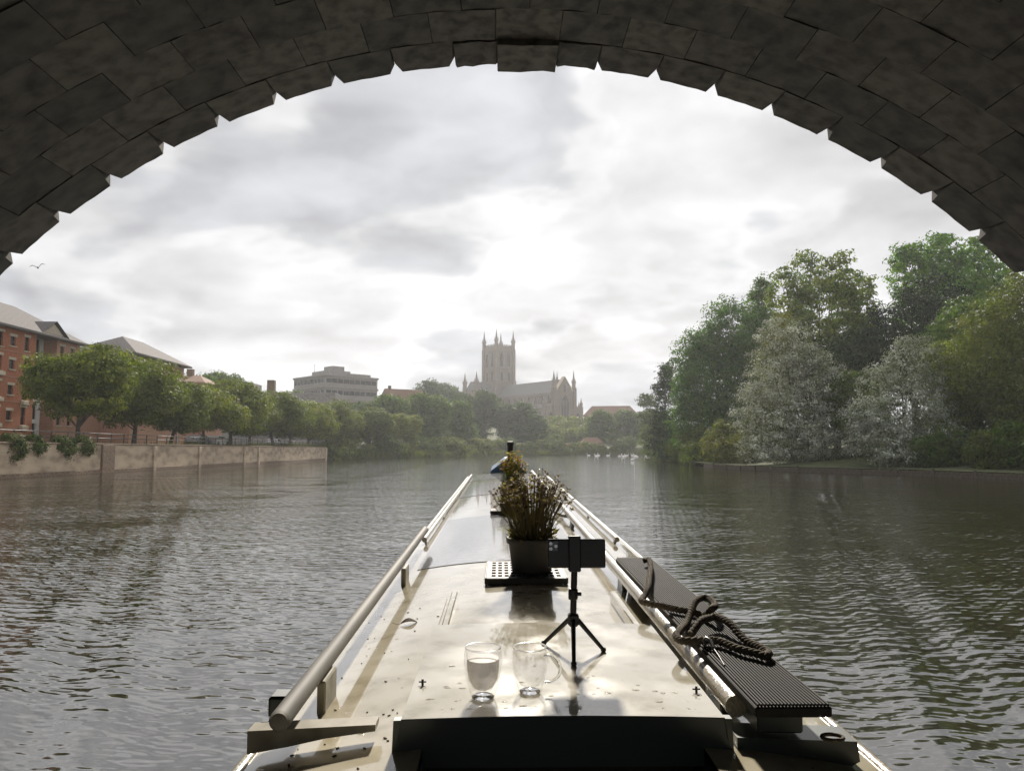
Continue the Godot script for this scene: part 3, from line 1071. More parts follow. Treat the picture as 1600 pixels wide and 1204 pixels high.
	for k in 90:
		var x := rng.randf_range(-0.66, -0.36) if k % 3 else rng.randf_range(0.38, 0.66)
		var z := rng.randf_range(-1.32, -2.0) if k % 4 else rng.randf_range(-2.0, -3.0)
		var s := rng.randf_range(0.0015, 0.005)
		specks.box(Vector3(x, roof_y(x) + 0.0012, z), Vector3(s * 2.0, 0.002, s), 0.0005, Basis(Vector3.UP, rng.randf() * TAU))
	var sp := part(self, "dirt_specks", specks.mesh(), M.bark, boat_at)
	tag(sp, "scattered bits of bark and dirt on the boat roof", "debris", "", "stuff")


func openings(mb: MB, o: Vector3, u: Vector3, w: Vector3, wide: float, high: float, rects: Array, inward: Vector3) -> void:
	# a face with rectangular holes and their reveals; u and w are the unit directions of width and height
	var us := [0.0, wide]
	var vs := [0.0, high]
	for r in rects:
		us.append(r.position.x); us.append(r.end.x)
		vs.append(r.position.y); vs.append(r.end.y)
	us.sort()
	vs.sort()
	for i in us.size() - 1:
		if us[i + 1] - us[i] < 1e-5: continue
		for j in vs.size() - 1:
			if vs[j + 1] - vs[j] < 1e-5: continue
			var mid := Vector2((us[i] + us[i + 1]) * 0.5, (vs[j] + vs[j + 1]) * 0.5)
			var hole := false
			for r in rects:
				if r.has_point(mid):
					hole = true
					break
			if not hole:
				mb.quad(o + u * us[i] + w * vs[j], o + u * us[i + 1] + w * vs[j], o + u * us[i + 1] + w * vs[j + 1], o + u * us[i] + w * vs[j + 1], -inward)
	for r in rects:
		var a: Vector3 = o + u * r.position.x + w * r.position.y
		var b: Vector3 = o + u * r.end.x + w * r.position.y
		var c: Vector3 = o + u * r.end.x + w * r.end.y
		var d: Vector3 = o + u * r.position.x + w * r.end.y
		mb.quad(a, b, b + inward, a + inward, w)
		mb.quad(b, c, c + inward, b + inward, -u)
		mb.quad(c, d, d + inward, c + inward, -w)
		mb.quad(d, a, a + inward, d + inward, u)


func plant_pot(where: Vector3, r0: float, r1: float, high: float, stems: int, tall: float, spread: float, blooms: Array, green: Color, head: float, label: String, sd: int) -> void:
	var rng := RandomNumberGenerator.new()
	rng.seed = 60 + sd
	var t := thing("flower_pot", label, "flower pot", "flower pots on the boat roof", on_boat(where))
	var mb := MB.new()
	mb.lathe([Vector2(0, 0), Vector2(r0, 0), Vector2(r0 + 0.003, 0.006), Vector2(r1 - 0.004, high - 0.03), Vector2(r1 + 0.006, high - 0.026), Vector2(r1 + 0.008, high - 0.004), Vector2(r1 + 0.003, high), Vector2(r1 - 0.006, high - 0.002), Vector2(r1 - 0.012, high - 0.05)], 36)
	part(t, "pot", mb.mesh(), M.pot)
	mb = MB.new()
	mb.lathe([Vector2(r1 - 0.01, high - 0.03), Vector2(r1 * 0.5, high - 0.02), Vector2(0, high - 0.015)], 20)
	part(t, "soil", mb.mesh(), M.soil)
	var st := MB.new()
	st.tinted = true
	var hd := MB.new()
	hd.tinted = true
	for k in stems:
		var a := rng.randf() * TAU
		var rr := sqrt(rng.randf())
		var foot := Vector3(cos(a) * rr * r1 * 0.8, high - 0.02, sin(a) * rr * r1 * 0.8)
		var reach := spread * pow(rr, 0.8) * rng.randf_range(0.7, 1.1)
		var h := tall * (1.0 - 0.35 * rr * rr) * rng.randf_range(0.62, 1.05)
		var tip := Vector3(cos(a) * reach, high + h, sin(a) * reach) + Vector3(rng.randfn(0, 0.012), 0, rng.randfn(0, 0.012))
		var mid := foot.lerp(tip, 0.5) - Vector3(cos(a), 0, sin(a)) * reach * 0.12
		st.tint = green * rng.randf_range(0.6, 1.35)
		if k % 5 == 0:
			st.tint = Color(0.34, 0.29, 0.15) * rng.randf_range(0.7, 1.3)
		st.tube([foot, mid, tip], [0.0014, 0.0011, 0.0008], 4, false)
		for q in (1 if k % 3 == 0 else 0):
			var at0 := foot.lerp(tip, rng.randf_range(0.1, 0.7))
			var way := Vector3(rng.randfn(), rng.randf_range(0.2, 1.6), rng.randfn()).normalized() * rng.randf_range(0.012, 0.03)
			st.leaf(at0 + way, way, way.cross(Vector3(rng.randfn(), rng.randfn(), rng.randfn())).normalized() * 0.0028, green * rng.randf_range(0.7, 1.4))
		hd.tint = blooms[rng.randi() % blooms.size()] * rng.randf_range(0.7, 1.3)
		var up := (tip - mid).normalized()
		for q in 7:
			var s := rng.randf() * TAU
			var side := up.cross(Vector3.RIGHT).normalized()
			var d := (side * cos(s) + up.cross(side) * sin(s) + up * rng.randf_range(0.1, 1.0)).normalized()
			hd.leaf(tip + d * head * 0.6, d * head * rng.randf_range(0.7, 1.2), d.cross(up + Vector3(0.1, 0, 0.05)).normalized() * head * 0.45, hd.tint)
	for k in stems / 4:
		# low leaves hanging over the rim
		var a := rng.randf() * TAU
		var d := Vector3(cos(a), rng.randf_range(-0.2, 0.9), sin(a)).normalized()
		var l := rng.randf_range(0.014, 0.035)
		st.leaf(Vector3(cos(a), 0, sin(a)) * r1 * rng.randf_range(0.6, 1.1) + Vector3(0, high + rng.randf_range(-0.01, 0.04), 0), d * l, d.cross(Vector3(rng.randfn(), 1, rng.randfn())).normalized() * l * 0.28, green * rng.randf_range(0.5, 1.2))
	part(t, "stems", st.mesh(), M.leaf)
	part(t, "flower_heads", hd.mesh(), M.leaf)


func make_tripod() -> void:
	var t := thing("phone_tripod", "small black tripod holding a dark phone upright on the hatch", "tripod", "", on_boat(Vector3(0.068, 1.4045, -2.12)))
	var mb := MB.new()
	mb.tube([Vector3(0, 0.09, 0), Vector3(0, 0.1, 0), Vector3(0.004, 0.225, 0)], [0.010, 0.009, 0.009], 14)
	part(t, "column", mb.mesh(), M.plastic)
	mb = MB.new()
	mb.lathe([Vector2(0, 0.0), Vector2(0.0125, 0.0), Vector2(0.0135, 0.004), Vector2(0.0135, 0.026), Vector2(0.0115, 0.03), Vector2(0, 0.03)], 16, Vector3(0, 0.14, 0))
	mb.tube([Vector3(0.012, 0.155, 0.0), Vector3(0.023, 0.155, 0.0)], [0.006], 10)
	part(t, "collar", mb.mesh(), M.plastic)
	mb = MB.new()
	mb.box(Vector3(0, 0.085, 0), Vector3(0.03, 0.036, 0.03), 0.006)
	part(t, "hub", mb.mesh(), M.plastic)
	for foot in [Vector3(-0.078, 0.005, -0.06), Vector3(0.082, 0.005, 0.01), Vector3(-0.012, 0.005, 0.135)]:
		mb = MB.new()
		var from: Vector3 = Vector3(0, 0.085, 0) + Vector3(foot.x, 0, foot.z).normalized() * 0.012
		mb.tube([from, foot], [0.0068, 0.0052], 10)
		var leg := part(t, "leg", mb.mesh(), M.plastic)
		mb = MB.new()
		mb.lathe([Vector2(0, 0), Vector2(0.006, 0.0), Vector2(0.0078, 0.004), Vector2(0.0068, 0.010), Vector2(0, 0.012)], 10, foot - Vector3(0, 0.005, 0))
		part(leg, "rubber_foot", mb.mesh(), M.rubber)
	var tilt := Basis(Vector3.RIGHT, -0.06)
	mb = MB.new()
	mb.box(Vector3(0.010, 0.266, 0), Vector3(0.162, 0.080, 0.0095), 0.0035, tilt)
	var ph := part(t, "phone", mb.mesh(), M.plastic)
	mb = MB.new()
	mb.box(Vector3(-0.055, 0.287, 0.0055), Vector3(0.028, 0.028, 0.002), 0.0008, tilt)
	part(ph, "camera_bump", mb.mesh(), M.pane)
	mb = MB.new()
	for q in [Vector2(-0.007, 0.007), Vector2(-0.007, -0.007), Vector2(0.007, 0.0)]:
		mb.tube([Vector3(-0.055 + q.x, 0.287 + q.y, 0.006), Vector3(-0.055 + q.x, 0.287 + q.y, 0.0082)], [0.0046], 14)
	part(ph, "lenses", mb.mesh(), M.steel)
	mb = MB.new()
	mb.box(Vector3(0.004, 0.264, 0.010), Vector3(0.034, 0.094, 0.008), 0.003, tilt)
	mb.box(Vector3(0.004, 0.3105, 0.002), Vector3(0.036, 0.008, 0.022), 0.003, tilt)
	mb.box(Vector3(0.004, 0.2225, 0.002), Vector3(0.036, 0.008, 0.022), 0.003, tilt)
	part(t, "clamp", mb.mesh(), M.plastic)


func make_mugs() -> void:
	var spots := [[Vector3(-0.174, 1.4036, -1.755), "double walled clear glass half full of tea, no handle showing", 0.118, 0.0425], [Vector3(-0.066, 1.4049, -1.785), "empty double walled clear glass mug with round handle", 0.108, 0.0405]]
	for k in 2:
		var s = spots[k]
		var h: float = s[2]
		var r: float = s[3]
		var t := thing("glass_mug", s[1], "mug", "glass mugs on the hatch", on_boat(s[0]))
		var mb := MB.new()
		mb.lathe([Vector2(0, 0.001), Vector2(r * 0.56, 0.001), Vector2(r * 0.63, 0.004), Vector2(r * 0.80, h * 0.22), Vector2(r * 0.96, h * 0.48), Vector2(r * 1.04, h * 0.70), Vector2(r * 1.02, h * 0.86), Vector2(r * 0.94, h * 0.965)], 44)
		part(t, "outer_wall", mb.mesh(), M.glass)
		mb = MB.new()
		mb.lathe([Vector2(r * 0.94, h * 0.965), Vector2(r * 0.90, h * 0.82), Vector2(r * 0.90, h * 0.6), Vector2(r * 0.81, h * 0.36), Vector2(r * 0.58, h * 0.20), Vector2(r * 0.22, h * 0.135), Vector2(0, h * 0.125)], 44, Vector3.ZERO, true)
		part(t, "inner_wall", mb.mesh(), M.glass)
		mb = MB.new()
		var ring := []
		for j in 49:
			ring.append(Vector3(cos(TAU * j / 48.0) * r * 0.935, h * 0.968, sin(TAU * j / 48.0) * r * 0.935))
		mb.tube(ring, [0.0019], 10, false)
		part(t, "rim", mb.mesh(), M.solid_glass)
		mb = MB.new()
		mb.lathe([Vector2(r * 0.57, 0.0022), Vector2(r * 0.6, 0.005), Vector2(r * 0.45, h * 0.075), Vector2(r * 0.2, h * 0.10), Vector2(0, h * 0.105)], 36)
		mb.lathe([Vector2(0, 0.0022), Vector2(r * 0.57, 0.0022)], 36)
		part(t, "thick_base", mb.mesh(), M.solid_glass)
		if k == 0:
			mb = MB.new()
			mb.lathe([Vector2(0, h * 0.15), Vector2(r * 0.2, h * 0.16), Vector2(r * 0.54, h * 0.222), Vector2(r * 0.77, h * 0.37), Vector2(r * 0.855, h * 0.55), Vector2(r * 0.865, h * 0.76)], 36)
			mb.lathe([Vector2(r * 0.865, h * 0.76), Vector2(0, h * 0.76)], 36)
			part(t, "tea", mb.mesh(), M.tea)
		else:
			mb = MB.new()
			var hp := []
			for j in 17:
				var a := lerpf(1.9, -1.75, j / 16.0)
				hp.append(Vector3(r * 0.90 + 0.030 * maxf(cos(a), -0.3) + 0.004, h * 0.52 + sin(a) * 0.031, 0.008 * (1.0 - absf(sin(a)))))
			mb.tube(hp, [0.0036], 12)
			part(t, "handle", mb.mesh(), M.solid_glass)


# ---------------------------------------------------------------- trees and plants
func crown(sd: int, lobes: Array, clumps: int, per: int, clump_r: float, leaf: float, cols: Array, droop := 0.0) -> ArrayMesh:
	# lobes of [centre, radii]; leaves sit in clumps spread over and through the lobes
	var rng := RandomNumberGenerator.new()
	rng.seed = sd
	var mb := MB.new()
	var weights := []
	var sum := 0.0
	for l in lobes:
		sum += pow(l[1].x * l[1].y * l[1].z, 0.667)
		weights.append(sum)
	for k in clumps:
		var pick := rng.randf() * sum
		var li := 0
		while weights[li] < pick:
			li += 1
		var l = lobes[li]
		var d := Vector3(rng.randfn(), rng.randfn() + 0.15, rng.randfn()).normalized()
		var rr := 0.45 + 0.58 * pow(rng.randf(), 0.5)
		var c: Vector3 = l[0] + d * l[1] * rr
		var size := clump_r * rng.randf_range(0.6, 1.5)
		var tone := rng.randf_range(0.8, 1.35)
		var base: Color = cols[rng.randi() % cols.size()]
		var flatness := rng.randf_range(0.4, 0.75)
		var lean := d + Vector3(0, 0.5, 0)
		for j in int(per * 1.6):
			var od := Vector3(rng.randfn(), rng.randfn() + 0.25, rng.randfn()).normalized()
			var o := od * Vector3(1.0, flatness, 1.0) * size * (0.5 + 0.55 * rng.randf())
			o.y -= droop * size * absf(rng.randfn())
			var up := (od * 0.9 + lean * 0.4 + Vector3(rng.randfn(), rng.randfn(), rng.randfn()) * 0.4).normalized()
			var way := up.cross(Vector3(rng.randfn(), rng.randfn() * 0.4 - droop, rng.randfn())).normalized()
			var s := leaf * rng.randf_range(0.6, 1.35)
			var col := base * (tone * rng.randf_range(0.75, 1.25))
			col.r *= 1.2
			col.g *= 1.32
			col.b *= 0.9
			col.a = 1.0
			mb.leaf(c + o, way * s, way.cross(up) * s * 0.52, col)
	return mb.mesh()


func trunk(sd: int, high: float, r: float, lobes: Array) -> ArrayMesh:
	var rng := RandomNumberGenerator.new()
	rng.seed = sd
	var mb := MB.new()
	var top := Vector3(rng.randfn(0, 0.03) * high, high * 0.8, rng.randfn(0, 0.03) * high)
	var mid := top * 0.5 + Vector3(rng.randfn(0, 0.02), 0, rng.randfn(0, 0.02)) * high
	mb.tube([Vector3(0, -0.4, 0), Vector3(0, 0.3, 0), mid * 0.5, mid, top], [r * 1.4, r * 1.05, r * 0.85, r * 0.6, r * 0.12], 9)
	for l in lobes:
		for k in 3:
			var from := mid.lerp(top, rng.randf_range(-0.5, 0.6))
			var to: Vector3 = l[0] + Vector3(rng.randf_range(-0.6, 0.6), rng.randf_range(-0.1, 0.75), rng.randf_range(-0.6, 0.6)) * l[1]
			var bend := from.lerp(to, 0.5) + Vector3(0, -0.06 * high, 0)
			mb.tube([from, bend, to], [r * 0.34, r * 0.2, r * 0.05], 6, false)
	return mb.mesh()


func tree(called: String, label: String, category: String, group: String, where: Vector3, crown_mesh: Mesh, trunk_mesh: Mesh, m: Material, size := Vector3.ONE, turn := 0.0) -> Node3D:
	var t := thing(called, label, category, group, Transform3D(Basis(Vector3.UP, turn) * Basis.from_scale(size), where))
	part(t, "trunk", trunk_mesh, M.bark)
	part(t, "crown", crown_mesh, m)
	return t


func make_right_trees() -> void:
	var g := "trees on the wooded bank"
	var spec := [
		# name, label, x, z, lobes, clumps, per, clump radius, leaf, colours, droop, trunk radius, material
		["broad_tree", "large rounded dense mid green tree at end of wooded bank", 33.0, -110.0, [[Vector3(0, 11, 0), Vector3(6.6, 9.5, 6)], [Vector3(2.2, 18.5, 0), Vector3(5.0, 6.2, 5)], [Vector3(-3.6, 11.5, 1.5), Vector3(4.0, 8.0, 4)], [Vector3(4.6, 12, 0), Vector3(3.6, 8, 4)], [Vector3(-4.0, 5, 3), Vector3(4.4, 5, 3.5)]], 1500, 26, 1.15, 0.19, [Color(0.060, 0.110, 0.038), Color(0.075, 0.125, 0.045), Color(0.045, 0.085, 0.033)], 0.2, 0.55, M.leaf],
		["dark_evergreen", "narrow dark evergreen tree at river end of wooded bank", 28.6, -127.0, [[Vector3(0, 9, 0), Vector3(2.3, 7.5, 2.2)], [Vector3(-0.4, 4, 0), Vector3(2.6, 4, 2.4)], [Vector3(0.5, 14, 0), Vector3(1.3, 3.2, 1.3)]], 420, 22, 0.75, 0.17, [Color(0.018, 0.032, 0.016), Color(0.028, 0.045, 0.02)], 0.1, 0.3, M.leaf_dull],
		["poplar_tree", "tall yellowish green tree with ragged open top on wooded bank", 42.0, -95.0, [[Vector3(0, 15, 0), Vector3(6.0, 8, 5)], [Vector3(-4.6, 20, 0), Vector3(2.2, 4.0, 2)], [Vector3(-1.5, 22.2, 0), Vector3(2.4, 4.2, 2)], [Vector3(2.4, 21.8, 1), Vector3(2.2, 4.2, 2)], [Vector3(5.4, 19, 0), Vector3(2.4, 4.2, 2)], [Vector3(3.5, 13, 2), Vector3(4, 5, 3)], [Vector3(-3.5, 12, 2), Vector3(4, 6, 3)]], 1050, 22, 0.85, 0.20, [Color(0.115, 0.14, 0.035), Color(0.085, 0.12, 0.035), Color(0.15, 0.155, 0.04)], 0.0, 0.45, M.leaf],
		["ochre_tree", "slender ochre green tree rising behind silver willow", 32.4, -85.0, [[Vector3(0, 9, 0), Vector3(2.2, 6, 2)], [Vector3(0.5, 13.6, 0), Vector3(1.7, 3.6, 1.6)]], 330, 22, 0.7, 0.16, [Color(0.15, 0.125, 0.045), Color(0.11, 0.11, 0.04)], 0.1, 0.22, M.leaf],
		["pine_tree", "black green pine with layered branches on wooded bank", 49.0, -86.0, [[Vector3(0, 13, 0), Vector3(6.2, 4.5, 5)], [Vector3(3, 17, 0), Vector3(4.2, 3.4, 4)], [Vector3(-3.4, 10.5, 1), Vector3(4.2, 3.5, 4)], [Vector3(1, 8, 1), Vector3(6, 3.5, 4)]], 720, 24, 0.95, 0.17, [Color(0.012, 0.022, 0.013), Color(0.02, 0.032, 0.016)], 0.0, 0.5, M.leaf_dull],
		["maple_tree", "tall bright green tree with open branches behind the pine", 65.0, -105.0, [[Vector3(0, 19, 0), Vector3(7.5, 8, 6)], [Vector3(-5, 25, 0), Vector3(3, 4.6, 3)], [Vector3(-0.5, 26.5, 0), Vector3(3, 4.6, 3)], [Vector3(5, 26, 0), Vector3(3.4, 4.8, 3)], [Vector3(7.5, 22, 0), Vector3(3.4, 5, 3)]], 900, 22, 1.0, 0.24, [Color(0.09, 0.165, 0.03), Color(0.13, 0.20, 0.04), Color(0.06, 0.12, 0.03)], 0.0, 0.5, M.leaf],
		["olive_willow", "large olive green willow leaning over bank beside the bridge", 45.5, -62.0, [[Vector3(0, 9, 0), Vector3(5.4, 6.6, 5)], [Vector3(-4.2, 8.5, 1), Vector3(3.2, 4.6, 3)], [Vector3(2, 13, 0), Vector3(4.4, 4.2, 4)], [Vector3(-2.6, 4.8, 3), Vector3(3.6, 3.2, 3)], [Vector3(5, 6, 0), Vector3(5, 6, 4)]], 1500, 24, 0.72, 0.125, [Color(0.088, 0.092, 0.046), Color(0.11, 0.108, 0.056), Color(0.068, 0.078, 0.038)], 0.7, 0.42, M.leaf],
		["silver_willow", "silvery white leaved willow reaching over the water", 30.6, -76.5, [[Vector3(0, 6, 0), Vector3(4.2, 5.2, 4)], [Vector3(-0.8, 10.2, 0), Vector3(2.8, 3.0, 2.5)], [Vector3(-2.8, 4.2, 1.5), Vector3(3.2, 3.0, 3)], [Vector3(2.6, 6.5, 0), Vector3(2.6, 3.6, 2.5)], [Vector3(-1.0, 2.2, 3.4), Vector3(3.6, 1.9, 2.2)], [Vector3(-3.4, 1.3, 2.6), Vector3(2.8, 1.3, 2.6)], [Vector3(1.6, 1.4, 3.6), Vector3(2.6, 1.4, 2.0)]], 1120, 24, 0.62, 0.105, [Color(0.25, 0.235, 0.29), Color(0.19, 0.18, 0.20), Color(0.09, 0.095, 0.07), Color(0.33, 0.31, 0.38)], 0.25, 0.3, M.leaf_dull],
		["silver_willow", "smaller silvery blue willow bush beside dark pine and olive willow", 35.4, -64.5, [[Vector3(0, 4.6, 0), Vector3(3.4, 3.8, 3)], [Vector3(1.2, 7.6, 0), Vector3(2.2, 2.4, 2)], [Vector3(-2.4, 3.0, 1), Vector3(2.6, 2.4, 2.4)], [Vector3(1.0, 1.8, 2), Vector3(3.4, 1.6, 2)], [Vector3(-1.8, 1.0, 2.2), Vector3(2.4, 1.1, 2.0)]], 880, 24, 0.52, 0.09, [Color(0.20, 0.20, 0.24), Color(0.15, 0.15, 0.16), Color(0.08, 0.088, 0.06), Color(0.26, 0.255, 0.31)], 0.25, 0.22, M.leaf_dull],
		["olive_bush", "small olive green tree between the two silver willows", 35.4, -73.0, [[Vector3(0, 5.4, 0), Vector3(2.7, 3.4, 2.6)], [Vector3(0.4, 2.8, 1), Vector3(2.8, 2.4, 2)]], 420, 22, 0.6, 0.115, [Color(0.075, 0.10, 0.03), Color(0.055, 0.08, 0.025)], 0.2, 0.18, M.leaf],
		["yellow_bush", "yellow green sapling beside small silver willow", 41.0, -66.5, [[Vector3(0, 7.6, 0), Vector3(2.6, 3.0, 2.2)], [Vector3(0, 4, 0), Vector3(2, 3, 2)]], 360, 22, 0.55, 0.115, [Color(0.15, 0.165, 0.045), Color(0.11, 0.13, 0.04)], 0.1, 0.15, M.leaf],
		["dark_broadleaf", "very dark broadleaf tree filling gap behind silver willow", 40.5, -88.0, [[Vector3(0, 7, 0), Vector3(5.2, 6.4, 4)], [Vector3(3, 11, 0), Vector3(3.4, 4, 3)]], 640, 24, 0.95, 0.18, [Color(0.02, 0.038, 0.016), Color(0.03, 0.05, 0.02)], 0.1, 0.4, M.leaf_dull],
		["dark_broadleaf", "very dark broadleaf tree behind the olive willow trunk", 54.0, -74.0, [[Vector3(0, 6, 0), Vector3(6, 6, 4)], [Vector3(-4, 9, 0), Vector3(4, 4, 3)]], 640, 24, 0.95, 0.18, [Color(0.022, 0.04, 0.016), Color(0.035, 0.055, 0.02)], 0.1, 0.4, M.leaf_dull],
		["thin_tree", "thin open tree standing alone beyond the wooded bank", 41.5, -205.0, [[Vector3(0, 12, 0), Vector3(3.0, 4.2, 3)], [Vector3(1.2, 8, 0), Vector3(2.0, 2.4, 2)], [Vector3(-1.5, 15, 0), Vector3(1.8, 2.0, 2)]], 130, 14, 0.95, 0.32, [Color(0.05, 0.075, 0.035), Color(0.07, 0.09, 0.04)], 0.0, 0.25, M.leaf],
		["pale_bush", "pale green riverside bush beside narrow dark evergreen", 38.0, -172.0, [[Vector3(-2.5, 3.6, 0), Vector3(2.8, 4.2, 2.4)], [Vector3(0.5, 5.8, 0), Vector3(2.2, 3.4, 2.2)]], 320, 20, 0.85, 0.22, [Color(0.11, 0.135, 0.06), Color(0.085, 0.11, 0.05)], 0.2, 0.2, M.leaf],
	]
	spec.append(["upright_tree", "slim green tree top rising between large rounded and yellowish trees", 40.2, -112.0, [[Vector3(0, 16, 0), Vector3(3.0, 9, 3)], [Vector3(0.4, 23.5, 0), Vector3(1.8, 4, 1.8)]], 420, 22, 0.9, 0.2, [Color(0.06, 0.10, 0.035), Color(0.08, 0.12, 0.04)], 0.0, 0.35, M.leaf])
	spec.append(["green_broadleaf", "mid green broadleaf tree between pine and olive willow", 47.0, -74.0, [[Vector3(0, 8, 0), Vector3(4.2, 5.6, 4)], [Vector3(1.0, 12, 0), Vector3(2.8, 3.2, 2.6)]], 620, 22, 0.75, 0.15, [Color(0.075, 0.11, 0.035), Color(0.06, 0.09, 0.03)], 0.2, 0.3, M.leaf])
	spec.append(["green_broadleaf", "mid green broadleaf tree filling gap behind larger silver willow", 36.5, -92.0, [[Vector3(0, 9, 0), Vector3(4.0, 7.6, 4)]], 560, 22, 0.85, 0.17, [Color(0.05, 0.08, 0.028), Color(0.065, 0.10, 0.033)], 0.2, 0.3, M.leaf])
	for k in spec.size():
		var s: Array = spec[k]
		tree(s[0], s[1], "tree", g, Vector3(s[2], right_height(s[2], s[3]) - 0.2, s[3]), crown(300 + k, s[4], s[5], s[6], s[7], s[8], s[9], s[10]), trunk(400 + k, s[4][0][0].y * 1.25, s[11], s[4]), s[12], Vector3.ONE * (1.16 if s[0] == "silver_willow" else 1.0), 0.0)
	# low bushes along the water's edge
	var low := []
	for k in 3:
		low.append(crown(450 + k, [[Vector3(0, 1.1, 0), Vector3(1.7, 1.3, 1.5)], [Vector3(0.9, 0.8, 0.6), Vector3(1.3, 1.0, 1.2)], [Vector3(-1.0, 1.3, 0), Vector3(1.0, 1.2, 1.0)]], 170, 20, 0.45, 0.10, [[Color(0.085, 0.095, 0.035), Color(0.065, 0.085, 0.03)], [Color(0.13, 0.12, 0.05), Color(0.10, 0.105, 0.045)], [Color(0.04, 0.065, 0.022), Color(0.055, 0.08, 0.028)]][k], 0.5))
	var stem := trunk(455, 1.2, 0.06, [[Vector3(0, 1.1, 0), Vector3(1.5, 1.0, 1.3)]])
	var labels := ["dull olive bush overhanging water on wooded bank", "yellow brown bush overhanging water on wooded bank", "dark green bush overhanging water on wooded bank"]
	var rng := RandomNumberGenerator.new()
	rng.seed = 17
	var spots := [[27.0, -87, 1, 2.1], [26.0, -82, 1, 1.4], [27.4, -95, 0, 1.7], [28.6, -104, 0, 2.0], [29.5, -114, 0, 2.0], [29.4, -121, 2, 1.6], [31.5, -138, 2, 1.8], [36, -158, 0, 2.0], [35.6, -59.5, 2, 1.2], [37.6, -55.5, 0, 1.3], [38.6, -52.5, 2, 1.5], [41.0, -58, 2, 1.4], [40, -49, 0, 1.3], [37.5, -62, 2, 1.4], [44, -54, 2, 1.6], [30, -92, 2, 2.2], [45, -70, 2, 2.2], [51, -66, 2, 2.0], [33.5, -98, 2, 2.4], [47, -56.5, 2, 1.8]]
	for s in spots:
		tree("riverside_bush", labels[s[2]], "bush", "bushes along the wooded bank", Vector3(s[0], right_height(s[0], s[1]) - 0.15, s[1]), low[s[2]], stem, M.leaf, Vector3.ONE * s[3] * rng.randf_range(0.92, 1.08), rng.randf() * TAU)
	# timber edging of the bank
	var e := thing("timber_edging", "dark timber boards and short posts holding the wooded river bank", "edging")
	var run: Array = along([Vector2(34.3, -48), Vector2(31.1, -57.6), Vector2(25.0, -68), Vector2(22.95, -79), Vector2(23.2, -84)], 2.6)
	run.insert(0, Vector2(35.3, -42)); run.insert(0, Vector2(36.2, -30))
	for k in run.size() - 1:
		var a: Vector2 = run[k]
		var b: Vector2 = run[k + 1]
		var mid := (a + b) * 0.5
		var mb := MB.new()
		mb.box(Vector3(mid.x, 0.14, mid.y), Vector3(a.distance_to(b) - 0.03, 0.5, 0.06), 0.01, Basis(Vector3.UP, -(b - a).angle()))
		part(e, "board", mb.mesh(), M.dark_wood)
		mb = MB.new()
		mb.tube([Vector3(a.x - 0.09, -0.5, a.y + 0.05), Vector3(a.x - 0.09, 0.48 + 0.12 * sin(k * 5.0), a.y + 0.05)], [0.09], 9)
		part(e, "post", mb.mesh(), M.dark_wood)


